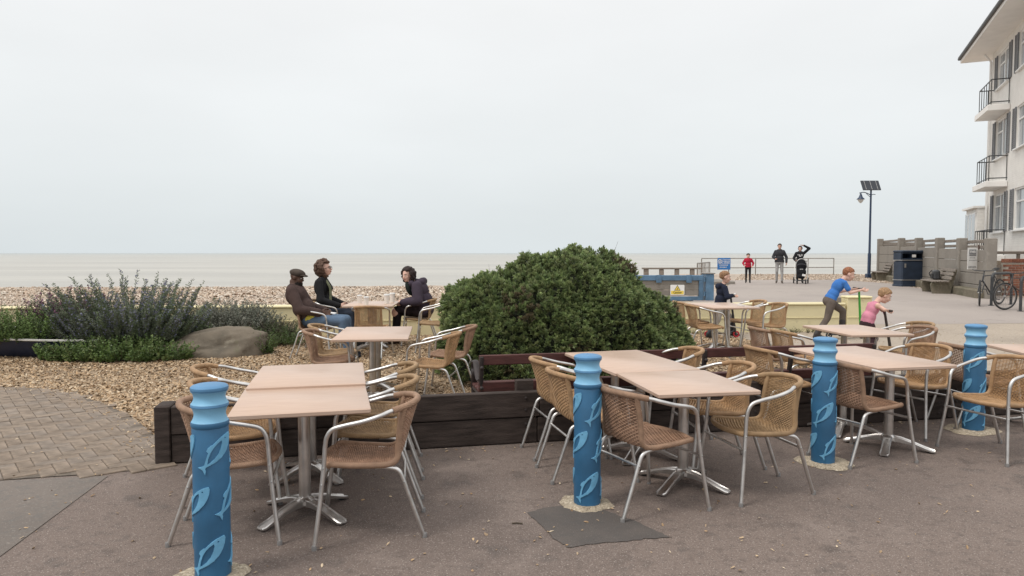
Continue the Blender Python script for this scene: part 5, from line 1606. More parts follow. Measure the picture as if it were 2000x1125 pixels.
plant('sparse_shrub', 'sparse pale twiggy shrub at the far left edge', 'shrub', (px_at(25, 12.2), 12.2), 170, .55, (.45, .95), .45, (.05, .016), 34, [(.13, .135, .085), (.16, .15, .105)], 54, (.3, [(.3, .25, .22)], .015, 8), up=.6, ell=(1.2, .6))
plant('trailing_heather', 'low grey-lilac heather between rosemary and santolina', 'shrub', (px_at(392, 11.35), 11.4), 220, .30, (.2, .55), .5, (.045, .013), 40, [(.12, .12, .085), (.10, .105, .07)], 55, (.4, LILAC, .014, 14), up=.6, ell=(1.4, .6))
# weeds along the foot of the yellow wall
for k, (px, lb) in enumerate([(1345, 'weeds at the foot of the yellow wall right of the bush'), (1530, 'dry weeds at the foot of the yellow wall near the middle'), (1590, 'weeds at the foot of the yellow wall behind the blue-shirted boy')]):
    x = px_at(px, 13.3); plant('wall_weeds', lb, 'weeds', (x, ywall_y(x) - .14), 46, .5, (.05, .15), .5, (.035, .012), 12, [(.10, .12, .05), (.13, .11, .07), (.08, .10, .04)], 60 + k, up=.4, ell=(1.1, .16), group='weeds along the yellow wall')

# -------- boulder
from mathutils import noise as mnoise
def boulder():
    c = ((px_at(412, 10.5)), 10.52)
    bm = bmesh.new(); bmesh.ops.create_icosphere(bm, subdivisions=5, radius=1)
    for v in bm.verts:
        x, y, z = v.co
        n1 = .16 * (mnoise.noise(Vector((x * 1.6, y * 1.6, z * 1.6 + 3)))) + .07 * mnoise.noise(Vector((x * 4.2, y * 4.2 + 5, z * 4.2))) + .03 * mnoise.noise(Vector((x * 11, y * 11, z * 11))) + math.sin(x * 2.3 + 1) * math.sin(y * 2.9 + z * 1.7) * .10 + math.sin(x * 5.1 + z * 4) * math.sin(y * 6 + 2) * .035 + math.sin(z * 9 + x * 7) * .014
        k = 1 + n1
        sx = math.copysign(abs(x) ** .8, x)
        h_ = .385 * (1.0 - .20 * (x < 0) * abs(x)) 
        v.co = (sx * .84 * k, y * .42 * k, max(-.10, math.copysign(abs(z) ** .72, z) * h_ * k * (1.0 + .22 * x)) )
    me = bpy.data.meshes.new('boulder'); bm.to_mesh(me); bm.free(); me.materials.append(M_BOULDER); smooth_mesh(me, 60)
    o = bpy.data.objects.new('boulder', me); place(o); o.location = (c[0], c[1], .05); o.rotation_euler = (0, 0, rad(6))
    tag(o, 'large brown-grey boulder on the gravel between the plants', 'boulder')
boulder()
# ================================================================== PEOPLE
SK_L = mat('skin', (.60, .36, .27), .55, var=.10, vscale=30, spec=.35)
SK_P = mat('fair_skin', (.68, .43, .34), .55, var=.10, vscale=30, spec=.35)
SK_D = mat('dark_skin', (.10, .052, .035), .5, var=.15, vscale=30, spec=.4)
def cloth(name, col, var=.18, bump=.35, bs=28): return mat(name, col, .9, var=var, vscale=9, bump=bump, bscale=bs, spec=.15)
def tri_capsule(mb, p0, r0, p1, r1, n=14):
    p0, p1 = Vector(p0), Vector(p1); d = p1 - p0; L_ = d.length
    if L_ < 1e-6: mb.ball(p0, max(r0, r1), n, 8); return
    pr = []
    for k in range(1, 5): pr.append((r0 * math.sin(k * math.pi / 8), -r0 * math.cos(k * math.pi / 8)))
    for k in range(0, 4): pr.append((r1 * math.cos(k * math.pi / 8), L_ + r1 * math.sin(k * math.pi / 8)))
    mb.lathe(pr, n, c=p0, rot=Vector((0, 0, 1)).rotation_difference(d.normalized()).to_matrix())
def body_mesh(name, prims, mats, voxel=.010, smooth_it=5):
    """one continuous skin over all primitives; each face takes the material of the nearest primitive"""
    mb = MB()
    for q in prims:
        if q[0] == 'c': tri_capsule(mb, q[1], q[2], q[3], q[4])
        else: mb.ball(q[1], q[2], 16, 10, rot=q[3])
    o = mb.build('tmp', [], smooth=False)
    md = o.modifiers.new('r', 'REMESH'); md.mode = 'VOXEL'; md.voxel_size = voxel
    ms = o.modifiers.new('s', 'SMOOTH'); ms.factor = .5; ms.iterations = smooth_it
    dg = bpy.context.evaluated_depsgraph_get(); dg.update()
    me = bpy.data.meshes.new_from_object(o.evaluated_get(dg))
    old = o.data; bpy.data.objects.remove(o); bpy.data.meshes.remove(old)
    me.name = name
    nf = len(me.polygons)
    c = np.empty(nf * 3, np.float32); me.polygons.foreach_get('center', c); c = c.reshape(-1, 3)
    best = np.full(nf, 1e9); idx = np.zeros(nf, np.int32)
    names = list(mats.keys())
    for q in prims:
        if q[0] == 'c':
            a = np.array(q[1]); b = np.array(q[3]); ab = b - a; l2 = max(ab @ ab, 1e-9)
            t = np.clip(((c - a) @ ab) / l2, 0, 1)
            d = np.linalg.norm(c - (a + t[:, None] * ab), axis=1) - (q[2] + (q[4] - q[2]) * t); mk = q[5]
        else:
            R_ = np.array(q[3]) if q[3] is not None else np.eye(3)
            loc = (c - np.array(q[1])) @ R_ / np.array(q[2]); d = (np.linalg.norm(loc, axis=1) - 1) * min(q[2]); mk = q[4]
        w_ = d < best; best[w_] = d[w_]; idx[w_] = names.index(mk)
    me.materials.clear()
    for k in names: me.materials.append(mats[k])
    me.polygons.foreach_set('material_index', idx); me.polygons.foreach_set('use_smooth', np.ones(nf, bool))
    me.update()
    return me
def C_(p0, r0, p1, r1, m): return ('c', tuple(p0), r0, tuple(p1), r1, m)
def E_(c, r, R_, m): return ('e', tuple(c), tuple(r), R_, m)
def head_prims(c, fwd, s=1.0, up=(0, 0, 1), skin='skin'):
    R_ = ortho(fwd, up); c = Vector(c)
    P = lambda x, y, z: c + R_ @ Vector((x * s, y * s, z * s))
    out = [E_(P(0, -.012, .028), (.074 * s, .093 * s, .088 * s), R_, skin), E_(P(0, .022, -.035), (.058 * s, .066 * s, .082 * s), R_, skin), E_(P(0, .048, -.088), (.030 * s, .030 * s, .024 * s), R_, skin),
           C_(P(0, .086, .008), .009 * s, P(0, .106, -.030), .0135 * s, skin), C_(P(-.03, .076, .022), .012 * s, P(.03, .076, .022), .012 * s, skin), C_(P(-.016, .080, -.062), .010 * s, P(.016, .080, -.062), .010 * s, skin)]
    for q in (-1, 1):
        out.append(E_(P(q * .077, -.008, -.008), (.010 * s, .022 * s, .033 * s), R_, skin)); out.append(E_(P(q * .036, .052, -.03), (.025 * s, .03 * s, .03 * s), R_, skin))
    return out, P, R_
def face_parts(t, P, R_, s, lip=(.35, .13, .11), brow=(.09, .06, .04), smile=False):
    ey = MB()
    for q in (-1, 1): ey.ball(P(q * .031, .079, .002), (.0125 * s, .009 * s, .0085 * s), 10, 6, rot=R_)
    e_ = ey.build('eyes', MATS.get('eye_white') or mat('eye_white', (.62, .60, .57), .3), t)
    ir = MB()
    for q in (-1, 1): ir.ball(P(q * .031, .0855, .002), (.0062 * s, .005 * s, .0068 * s), 8, 6, rot=R_)
    ir.build('irises', MATS.get('iris') or mat('iris', (.04, .03, .025), .3), e_)
    br = MB()
    for q in (-1, 1): br.tube([P(q * .050, .074, .024), P(q * .034, .086, .030), P(q * .016, .088, .026)], .0042 * s, 6)
    br.build('eyebrows', mat('brow', brow, .9), t)
    k = .006 if smile else .001
    MB().tube([P(-.026, .083, -.058 + k), P(-.012, .091, -.0625), P(.012, .091, -.0625), P(.026, .083, -.058 + k)], .0052 * s, 6).build('mouth', mat('lips', lip, .5), t)
def hand_prims(wr, d, side, s=1.0, curl=.5, skin='skin'):
    """wr wrist, d pointing direction, side: towards the thumb"""
    R_ = ortho(d, Vector(d).cross(Vector(side)) if True else (0, 0, 1)); wr = Vector(wr)
    # columns: right, forward, up ; thumb on 'th'
    fw = Vector(d).normalized(); th = (Vector(side) - fw * Vector(side).dot(fw)).normalized(); nr = fw.cross(th)
    P = lambda f, t, n: wr + fw * (f * s) + th * (t * s) + nr * (n * s)
    out = [C_(wr, .025 * s, P(.03, 0, 0), .027 * s, skin), C_(P(.045, -.022, 0), .018 * s, P(.085, -.026, 0), .015 * s, skin), C_(P(.045, .015, 0), .02 * s, P(.09, .02, 0), .016 * s, skin), C_(P(.05, 0, 0), .02 * s, P(.09, 0, 0), .016 * s, skin)]
    for k, (tt, ln) in enumerate(((.030, .068), (.010, .076), (-.011, .071), (-.030, .056))):
        a = P(.095, tt, 0); b = P(.095 + ln * .45, tt * 1.08, .45 * ln * curl); c = P(.095 + ln * (.45 + .5 * (1 - curl)), tt * 1.1, ln * (.45 * curl + .55 * curl))
        out += [C_(a, .0098 * s, b, .0090 * s, skin), C_(b, .0090 * s, c, .0078 * s, skin)]
    a = P(.025, .026, 0); b = P(.058, .052, .012); c = P(.09, .055, .012 + .03 * curl)
    out += [C_(a, .0135 * s, b, .0112 * s, skin), C_(b, .0112 * s, c, .0092 * s, skin)]
    return out
def arm_prims(sh, el, wr, hd, side, s=1.0, r=(.058, .048, .040), m='coat', skin='skin', curl=.5, cuff=None, hs=None):
    cuff = cuff or m
    out = [C_(sh, r[0] * s, el, r[1] * s, m), C_(el, r[1] * s, Vector(el).lerp(Vector(wr), .92), r[2] * s, cuff), C_(Vector(el).lerp(Vector(wr), .8), .026 * s, wr, .024 * s, skin)]
    return out + hand_prims(wr, hd, side, hs or s, curl, skin)
def leg_prims(hip, kn, an, toe, s=1.0, r=(.085, .062, .05), m='trousers', shoe='shoe', boot=0.0, fs=None, low=None):
    fs = fs or s; hip, kn, an = Vector(hip), Vector(kn), Vector(an); tw_ = Vector(toe).normalized()
    out = [C_(hip, r[0] * s, kn, r[1] * s, m), C_(kn, r[1] * s, an, r[2] * s, low or m)]
    if boot: out.append(C_(an.lerp(kn, boot), (r[2] + .012) * s, an, (r[2] + .002) * s, shoe))
    heel = an - tw_ * (.035 * fs); heel.z = an.z - .045 * fs
    ball = an + tw_ * (.11 * fs); ball.z = an.z - .055 * fs; tip = an + tw_ * (.165 * fs); tip.z = ball.z - .004 * fs
    out += [C_(an, .045 * fs, heel, .034 * fs, shoe), C_(an + tw_ * .01, .044 * fs, ball, .036 * fs, shoe), C_(heel, .034 * fs, ball, .035 * fs, shoe), C_(ball, .037 * fs, tip, .028 * fs, shoe)]
    return out
def torso_prims(hipc, waist, chest, neck, shl, shr, s=1.0, m='coat', low='trousers', w_=(.165, .15, .165), dpt=(.115, .105, .118), side=None, skin='skin', nk=.052):
    """side: unit vector across the hips"""
    hipc, waist, chest, neck, shl, shr = [Vector(v) for v in (hipc, waist, chest, neck, shl, shr)]
    sd = (shr - shl).normalized(); up = (chest - hipc).normalized(); fw = up.cross(sd); sd2 = Vector(side).normalized() if side else sd
    R1 = Matrix((sd2, up.cross(sd2).normalized() * 1.0, up)).transposed(); R2 = Matrix((sd, fw, up)).transposed()
    out = [E_(hipc, (w_[0] * s, dpt[0] * s, .12 * s), R1, low), E_(waist, (w_[1] * s, dpt[1] * s, .15 * s), R1, m), E_(chest, (w_[2] * s, dpt[2] * s, .17 * s), R2, m), E_(hipc.lerp(waist, .45), (w_[0] * .97 * s, dpt[0] * 1.0 * s, .10 * s), R1, m),
           C_(shl, .06 * s, shr, .06 * s, m), C_(chest + up * .08 * s, .085 * s, neck - up * .02 * s, .06 * s, m), C_(neck - up * .03 * s, nk * s, neck + up * .05 * s, nk * .95 * s, skin)]
    return out
def hair_mesh(t, c, R_, s, col, fn, n=150, r=(.018, .034), seed=1, name='hair', voxel=.009):
    """fn(rng) -> local point (right, fwd, up) on the hair mass"""
    rr = random.Random(seed); mb = MB(); c = Vector(c)
    pr = []
    for k in range(n):
        p = fn(rr); pr.append(E_(c + R_ @ (Vector(p) * s), [rr.uniform(*r) * s] * 3, None, 'hair'))
    m = mat('hair_' + str(seed), col, .7, var=.45, vscale=60, bump=.8, bscale=90, spec=.3)
    me = body_mesh(name, pr, {'hair': m}, voxel * max(s, .8), 2)
    place(bpy.data.objects.new(name, me), t)
def shell(rr, a=(.082, .100, .098), off=(0, -.012, .034), cond=lambda d: True):
    while True:
        d = Vector((rr.gauss(0, 1), rr.gauss(0, 1), rr.gauss(0, 1))).normalized()
        k = rr.uniform(.93, 1.07) * (.95 if d.z < 0 else 1.0)
        if cond(d): return (off[0] + d.x * a[0] * k, off[1] + d.y * a[1] * k, off[2] + d.z * a[2] * k)
short_cond = lambda d: (d.z > .10 + .55 * max(0, d.y)) or (d.y < -.25 and d.z > -.78) or (d.y < .12 and d.z > -.12)
def person(label, loc, group=None):
    return thing('person', label, 'person', loc, 0, group)
def finish(t, prims, mats, voxel=.010):
    me = body_mesh('body', prims, mats, voxel); o = place(bpy.data.objects.new('body', me), t); return o
V = Vector

# ---- seated man in flat cap, facing right, leaning back
def man_cap():
    loc = (-2.86, 10.25, .08); t = person('seated man in a brown jacket, blue jeans and dark flat cap, leaning back', loc)
    hip = V((-.06, 0, .555)); ws = V((-.17, 0, .72)); ch = V((-.27, 0, .90)); nk = V((-.295, 0, 1.06))
    sl, sr = V((-.29, .185, .98)), V((-.285, -.185, .98))
    P = torso_prims(hip, ws, ch, nk, sl, sr, m='coat', low='jeans', w_=(.185, .19, .195), dpt=(.14, .16, .155), side=(0, -1, 0))
    P += [E_((-.33, 0, 1.01), (.075, .13, .07), None, 'coat')]
    P += arm_prims(sr, (-.15, -.285, .715), (.11, -.155, .665), (1, .55, -.1), (0, .3, 1), r=(.084, .074, .058), curl=.7)
    P += arm_prims(sl, (-.15, .285, .715), (.11, .155, .665), (1, -.55, -.1), (0, -.3, 1), r=(.084, .074, .058), curl=.7)
    P += leg_prims((.0, -.10, .54), (.42, -.13, .545), (.50, -.12, .10), (1, -.1, 0), m='jeans', r=(.095, .075, .058))
    P += leg_prims((.0, .10, .54), (.42, .12, .54), (.44, .12, .10), (1, .1, 0), m='jeans', r=(.095, .075, .058))
    hc = V((-.26, -.0, 1.165)); hp, HP, R_ = head_prims(hc, (1, -.12, -.22)); P += hp
    P.append(E_(HP(0, .045, -.085), (.062, .058, .052), R_, 'beard'))
    P.append(C_(nk + V((-.05, -.06, -.03)), .035, nk + V((-.05, .06, -.03)), .035, 'coat'))
    finish(t, P, {'coat': cloth('brown_jacket', (.075, .05, .045)), 'jeans': cloth('blue_jeans', (.11, .16, .235)), 'shoe': cloth('dark_shoe', (.03, .033, .045)), 'skin': SK_D, 'beard': cloth('beard', (.02, .016, .014))})
    face_parts(t, HP, R_, 1, lip=(.12, .05, .045), brow=(.02, .015, .012))
    cap = MB(); cap.ball(HP(0, -.004, .062), (.094, .118, .062), 20, 10, rot=R_); cap.ball(HP(0, .085, .048), (.075, .07, .018), 18, 8, rot=R_)
    cap.build('flat_cap', cloth('cap_tweed', (.075, .06, .05), .4, .6, 60), t)
    MB().ball((-.03, -.172, .60), (.085, .012, .04), 12, 8, rot=Matrix.Rotation(rad(-35), 4, 'Y')).build('shirt_tail', cloth('yellow_shirt', (.62, .55, .10)), t)
    sh = MB()
    for k in range(3): sh.box((.56 + .035 * k, -.165, .085 - .008 * k), (.012, .006, .06), rot=Matrix.Rotation(rad(25), 4, 'Y'))
    sh.build('shoe_stripes', M_SIGNW, t)
    MB().box((.20, -.02, .655), (.2, .14, .012), rot=Matrix.Rotation(rad(8), 4, 'Y')).build('paper', M_SIGNW, t)
man_cap()
# ---- woman in black, upright, facing right and up
def woman_black():
    loc = (-2.98, 11.45, .08); t = person('seated woman with curly brown hair and glasses in a black coat', loc)
    hip = V((-.05, 0, .555)); ws = V((-.09, 0, .76)); ch = V((-.11, 0, .955)); nk = V((-.10, 0, 1.12))
    sl, sr = V((-.11, .165, 1.045)), V((-.11, -.165, 1.045))
    P = torso_prims(hip, ws, ch, nk, sl, sr, m='coat', low='trousers', side=(0, -1, 0))
    P += arm_prims(sr, (-.05, -.25, .77), (.22, -.17, .675), (1, .35, -.1), (0, .3, 1), r=(.068, .06, .05), curl=.4, s=.95)
    P += arm_prims(sl, (-.05, .25, .77), (.22, .15, .675), (1, -.4, -.1), (0, -.3, 1), r=(.068, .06, .05), curl=.4, s=.95)
    P += leg_prims((.0, -.09, .54), (.42, -.11, .55), (.46, -.11, .10), (1, -.1, 0)); P += leg_prims((.0, .09, .54), (.42, .11, .55), (.46, .11, .10), (1, .1, 0))
    hc = V((-.045, 0, 1.265)); hp, HP, R_ = head_prims(hc, (1, -.10, .16), .98); P += hp
    P.append(C_((-.08, -.07, 1.09), .05, (.03, -.02, .95), .045, 'coat')); P.append(C_((-.08, .07, 1.09), .05, (.03, .02, .95), .045, 'coat'))
    finish(t, P, {'coat': cloth('black_coat', (.020, .020, .022)), 'trousers': cloth('dark_trousers', (.045, .055, .08)), 'shoe': cloth('black_shoe', (.02, .02, .02)), 'skin': SK_P})
    face_parts(t, HP, R_, .98)
    hair_mesh(t, hc, R_, .98, (.105, .060, .042), lambda rr: shell(rr, (.130, .132, .146), (0, -.034, .006), lambda d: (d.y < .35 or d.z > .62) and d.z > -.98), 420, (.012, .030), 71)
    gl_ = MB()
    for q in (-1, 1): gl_.torus(HP(q * .034, .095, .0), .022, .0028, 16, 6, rot=R_ @ Matrix.Rotation(rad(90), 3, 'X')); gl_.tube([HP(q * .056, .092, .004), HP(q * .08, .0, .004)], .0028, 5)
    gl_.tube([HP(-.012, .098, .002), HP(.012, .098, .002)], .0028, 5); gl_.build('glasses', M_RUB, t)
    MB().tube(crv([(-.02, -.05, 1.08), (.05, -.075, .95), (.055, -.085, .80), (.06, -.09, .68)], 5), [.03] * 15 + [.02], 8, flat=(.5, 1)).build('scarf', cloth('patterned_scarf', (.20, .21, .13), .6), t)
woman_black()
# ---- woman in puffer coat, facing left, head turned to the camera
def woman_puffer():
    loc = (-1.56, 11.75, .08); t = person('smiling woman with dark curly hair in a dark purple hooded puffer coat', loc)
    hip = V((.10, 0, .56)); ws = V((.075, 0, .74)); ch = V((.02, 0, .90)); nk = V((-.09, -.01, 1.03))
    sl, sr = V((-.0, -.185, .975)), V((-.02, .175, .975))
    P = torso_prims(hip, ws, ch, nk, sl, sr, m='coat', low='coat', w_=(.20, .20, .195), dpt=(.165, .165, .155), side=(0, 1, 0))
    for k in range(5):      # quilted rings
        c = hip.lerp(ch, .1 + k * .22); P.append(E_(c, (.165, .195, .045), None, 'coat'))
    P += arm_prims(sl, (.03, -.295, .735), (-.25, -.14, .70), (-1, .5, -.15), (0, .3, 1), r=(.09, .084, .066), curl=.6, s=.98)
    P += arm_prims(sr, (.03, .28, .735), (-.24, .12, .70), (-1, -.5, -.15), (0, -.3, 1), r=(.09, .084, .066), curl=.6, s=.98)
    P += leg_prims((.02, -.095, .555), (-.33, -.115, .565), (-.36, -.10, .10), (-1, -.15, 0), m='skirt', low='sock', r=(.10, .074, .056))
    P += leg_prims((.02, .095, .555), (-.36, .06, .565), (-.40, .06, .10), (-1, .05, 0), m='skirt', low='sock', r=(.10, .074, .056))
    P += [E_((-.355, -.125, .535), (.075, .07, .085), None, 'skin'), E_((-.385, .06, .535), (.075, .07, .085), None, 'skin')]
    P.append(C_((.0, -.06, .60), .13, (-.20, -.06, .60), .115, 'skirt')); P.append(C_((.0, .06, .60), .13, (-.20, .06, .60), .115, 'skirt'))
    hc = V((-.175, -.045, 1.150)); hp, HP, R_ = head_prims(hc, (-.55, -.83, -.10), .96, up=(-.12, 0, 1)); P += hp
    P += [E_((.03, .02, 1.02), (.10, .15, .075), None, 'coat'), C_((.06, -.08, 1.03), .06, (.08, .08, 1.05), .065, 'coat'), C_((.0, -.13, 1.02), .05, (.07, -.03, 1.06), .055, 'coat'), C_((-.10, -.10, 1.02), .05, (-.16, -.03, .93), .05, 'coat'), C_((-.04, .1, 1.04), .055, (-.15, .05, .95), .05, 'coat')]
    finish(t, P, {'coat': cloth('purple_puffer', (.058, .045, .062), .15, .3, 16), 'skirt': cloth('dark_patterned_skirt', (.028, .02, .022), .7, .4, 60), 'sock': cloth('black_sock', (.016, .014, .016)), 'shoe': cloth('brown_boot', (.07, .045, .035)), 'skin': SK_P})
    face_parts(t, HP, R_, .96, smile=True)
    hair_mesh(t, hc, R_, .96, (.030, .018, .016), lambda rr: shell(rr, (.118, .120, .135), (.0, -.030, -.005), lambda d: (d.y < .28 or d.z > .66 or (abs(d.x) > .80 and d.y < .5)) and d.z > -.98), 420, (.012, .030), 72)
    MB().ball((-.145, -.09, .93), (.05, .05, .12), 12, 8, rot=Matrix.Rotation(rad(-20), 4, 'Y')).build('scarf', cloth('dark_green_scarf', (.018, .026, .024), .5), t)
woman_puffer()

# ---- scooters
def scooter(label, loc, yaw, grip, wheel_col, bar_col, deck=(.0, .42), hb=.72, lean=.10):
    t = thing('kick_scooter', label, 'scooter', loc, yaw, 'kick scooters')
    wr = .06
    for x in (deck[0] - .06, deck[1] + .12):
        w_ = MB().torus((x, 0, wr), wr - .014, .014, 20, 8, rot=Matrix.Rotation(rad(90), 4, 'X')).build('wheel', mat('scooter_wheel', wheel_col, .5), t)
        q = MB().tube([(x, -.014, wr), (x, .014, wr)], .016, 10)
        for k in range(5): g = rad(72 * k); q.tube([(x, 0, wr), (x + (wr - .02) * math.cos(g), 0, wr + (wr - .02) * math.sin(g))], .005, 5)
        q.build('hub', M_DKMET, w_)
    MB().box(((deck[0] + deck[1]) / 2, 0, .075), (deck[1] - deck[0] + .06, .10, .022), bev=.008).build('deck', M_DKMET, t)
    MB().tube([(deck[0] - .06, 0, .075), (deck[0] + .02, 0, .075)], .012, 6).build('rear_fork', M_DKMET, t)
    hx = deck[1] + .10
    MB().tube([(deck[1], 0, .08), (hx - .01, 0, .13), (hx + .02, 0, .06)], .014, 8).build('fork', M_DKMET, t)
    MB().tube([(hx, 0, .10), (hx - lean, 0, hb)], [.022, .017], 10).build('steering_column', mat('column', bar_col, .4, var=.1), t)
    MB().tube([(hx - lean, -.19, hb + .01), (hx - lean, .19, hb + .01)], .013, 8).build('handlebar', M_DKMET, t)
    for s in (-1, 1): MB().tube([(hx - lean, s * .11, hb + .01), (hx - lean, s * .20, hb + .01)], .018, 10).build('grip', mat('grip', grip, .7), t)
    return t
def lx(px, d): return (px - 1000) / FPX * d
# ---- boy in navy hoodie
def boy_navy():
    d = 12.55; x0 = lx(1408, d); loc = (x0, d, .08); t = person('boy in a navy hoodie, grey trousers and wellies pushing a scooter', loc)
    s = .72
    hip = V((.0, 0, .585)); ws = V((.01, 0, .70)); ch = V((.03, 0, .84)); nk = V((.05, 0, .955))
    sl, sr = V((.035, .125, .905)), V((.035, -.125, .905))
    P = torso_prims(hip, ws, ch, nk, sl, sr, s=s, m='coat', low='coat', w_=(.185, .18, .185), dpt=(.15, .145, .145), side=(0, -1, 0))
    P += arm_prims(sr, (.06, -.20, .745), (.17, -.15, .775), (1, .05, -.25), (0, .4, 1), s=s, r=(.075, .066, .05), curl=.85, hs=.68)
    P += arm_prims(sl, (.07, .20, .735), (.19, .15, .765), (1, -.05, -.25), (0, -.4, 1), s=s, r=(.075, .066, .05), curl=.85, hs=.68)
    P += leg_prims((.02, .06, .56), (.20, .07, .37), (.235, .075, .095), (1, 0, 0), s=s, boot=.62, r=(.09, .07, .058), fs=.8)
    P += leg_prims((-.02, -.06, .56), (-.06, -.07, .33), (-.225, -.075, .085), (1, -.1, -.1), s=s, boot=.62, r=(.09, .07, .058), fs=.8)
    hc = V((.075, -.01, 1.09)); hp, HP, R_ = head_prims(hc, (1, -.12, -.16), .94); P += hp
    P += [E_((-.035, 0, .925), (.06, .11, .06), None, 'coat'), C_((-.02, -.08, .95), .045, (.06, -.05, .92), .035, 'coat')]
    finish(t, P, {'coat': cloth('navy_hoodie', (.022, .026, .045)), 'trousers': cloth('pale_grey_trousers', (.36, .33, .30)), 'shoe': mat('navy_welly', (.022, .026, .032), .4), 'skin': SK_P})
    face_parts(t, HP, R_, .94)
    hair_mesh(t, hc, R_, .94, (.30, .17, .095), lambda rr: shell(rr, (.072, .091, .084), (0, -.014, .028), short_cond), 520, (.007, .016), 73)
    MB().ball((.195, -.19, .80), (.02, .014, .02), 8, 6).build('sleeve_badge', M_SIGNW, t)
    scooter('small scooter with red wheels and black handle ridden by the navy boy', (x0 - .19, d - .0, .094), 0, (.03, .03, .03), (.42, .02, .03), (.03, .028, .028), deck=(.03, .36), hb=.735, lean=.09)
boy_navy()
# ---- boy in blue T-shirt, striding
def boy_blue():
    d = 12.3; x0 = lx(1628, d); loc = (x0, d, .08); t = person('red-haired boy in a blue T-shirt, grey trousers and black wellies striding on a scooter', loc)
    s = .82
    hip = V((-.07, 0, .685)); ws = V((.0, 0, .80)); ch = V((.085, 0, .945)); nk = V((.165, 0, 1.05))
    sl, sr = V((.13, .14, 1.005)), V((.13, -.14, 1.005))
    P = torso_prims(hip, ws, ch, nk, sl, sr, s=s, m='shirt', low='trousers', w_=(.165, .155, .165), dpt=(.12, .112, .118), side=(0, -1, 0))
    for sh, sy in ((sr, -1), (sl, 1)):
        el = V((.21, sy * .19, .835)); wr = V((.43, sy * .135, .885))
        P += [C_(sh, .055 * s, sh.lerp(el, .62), .058 * s, 'shirt'), C_(sh, .040 * s, el, .036 * s, 'skin'), C_(el, .036 * s, wr, .026 * s, 'skin')]
        P += hand_prims(wr, (1, -sy * .2, -.15), (0, -sy * .4, 1), .78, .85)
    P += leg_prims((-.06, -.075, .66), (-.13, -.09, .385), (-.315, -.09, .105), (1, -.05, -.05), s=s, boot=.50, r=(.095, .070, .056), fs=.92)
    P += leg_prims((-.03, .075, .665), (.22, .085, .50), (.205, .08, .125), (1, 0, 0), s=s, boot=.55, r=(.095, .070, .056), fs=.92)
    hc = V((.265, -.005, 1.150)); hp, HP, R_ = head_prims(hc, (1, -.15, -.36), 1.0, up=(.1, 0, 1)); P += hp
    P.append(C_(nk, .043, HP(0, -.03, -.06), .045, 'skin'))
    finish(t, P, {'shirt': cloth('blue_tshirt', (.055, .175, .48)), 'trousers': cloth('grey_trousers', (.135, .11, .095)), 'shoe': mat('black_welly', (.035, .03, .03), .45), 'skin': SK_P})
    face_parts(t, HP, R_, 1.0)
    hair_mesh(t, hc, R_, 1.0, (.30, .125, .065), lambda rr: shell(rr, (.072, .090, .084), (0, -.014, .028), short_cond), 520, (.006, .015), 74)
    scooter('scooter with bright green handle column ridden by the boy in blue', (x0 + .11, d + .10, .092), 0, (.03, .03, .03), (.03, .028, .028), (.06, .36, .05), deck=(-.06, .34), hb=.875, lean=.05)
boy_blue()
# ---- little boy in pink vest, bent over
def boy_pink():
    d = 10.35; x0 = lx(1703, d); loc = (x0, d, .08); t = person('small fair-haired boy in a pink vest bending over a scooter', loc)
    s = .70
    hip = V((-.06, 0, .47)); ws = V((-.03, 0, .58)); ch = V((.025, 0, .70)); nk = V((.085, 0, .80))
    sl, sr = V((.04, .115, .755)), V((.04, -.115, .755))
    P = torso_prims(hip, ws, ch, nk, sl, sr, s=s, m='vest', low='trousers', w_=(.175, .17, .165), dpt=(.13, .135, .125), side=(0, -1, 0))
    for sh, sy in ((sr, -1), (sl, 1)):
        el = V((.12, sy * .175, .655)); wr = V((.16, sy * .125, .705)) if sy > 0 else V((.165, sy * .13, .69))
        el = V((.10, sy * .19, .70)) if sy < 0 else el
        P += [E_(sh, (.042, .042, .042), None, 'skin'), C_(sh, .038 * s * 1.2, el, .036 * s * 1.1, 'skin'), C_(el, .036 * s * 1.1, wr, .028 * s, 'skin')]
        P += hand_prims(wr, (.8, -sy * .2, -.45), (0, -sy * .5, 1), .64, .85)
    P += leg_prims((-.04, -.065, .45), (.03, -.07, .27), (-.06, -.075, .07), (1, -.1, 0), s=s, r=(.10, .075, .056), fs=.72)
    P += leg_prims((-.05, .065, .45), (.05, .07, .28), (.02, .075, .09), (1, .05, 0), s=s, r=(.10, .075, .056), fs=.72)
    hc = V((.19, -.01, .895)); hp, HP, R_ = head_prims(hc, (1, -.18, -.55), .93, up=(.2, 0, 1)); P += hp
    P.append(C_(nk - V((.02, 0, .02)), .040, HP(0, -.03, -.05), .042, 'skin'))
    finish(t, P, {'vest': cloth('pink_vest', (.60, .24, .32)), 'trousers': cloth('dark_plum_trousers', (.045, .025, .03)), 'shoe': cloth('dark_trainer', (.03, .03, .035)), 'skin': SK_P})
    face_parts(t, HP, R_, .93)
    hair_mesh(t, hc, R_, .93, (.36, .22, .12), lambda rr: shell(rr, (.073, .093, .085), (0, -.012, .028), short_cond), 520, (.007, .019), 75)
    MB().torus((.135, -.09, .655), .03, .004, 16, 5, rot=Matrix.Rotation(rad(70), 4, 'Y') @ Matrix.Rotation(rad(30), 4, 'X')).build('vest_print', cloth('print_plum', (.12, .05, .08)), t)
    scooter('black scooter held by the boy in the pink vest', (x0 - .06, d, .092), 0, (.05, .035, .03), (.03, .028, .028), (.035, .025, .022), deck=(-.02, .26), hb=.66, lean=.10)
boy_pink()
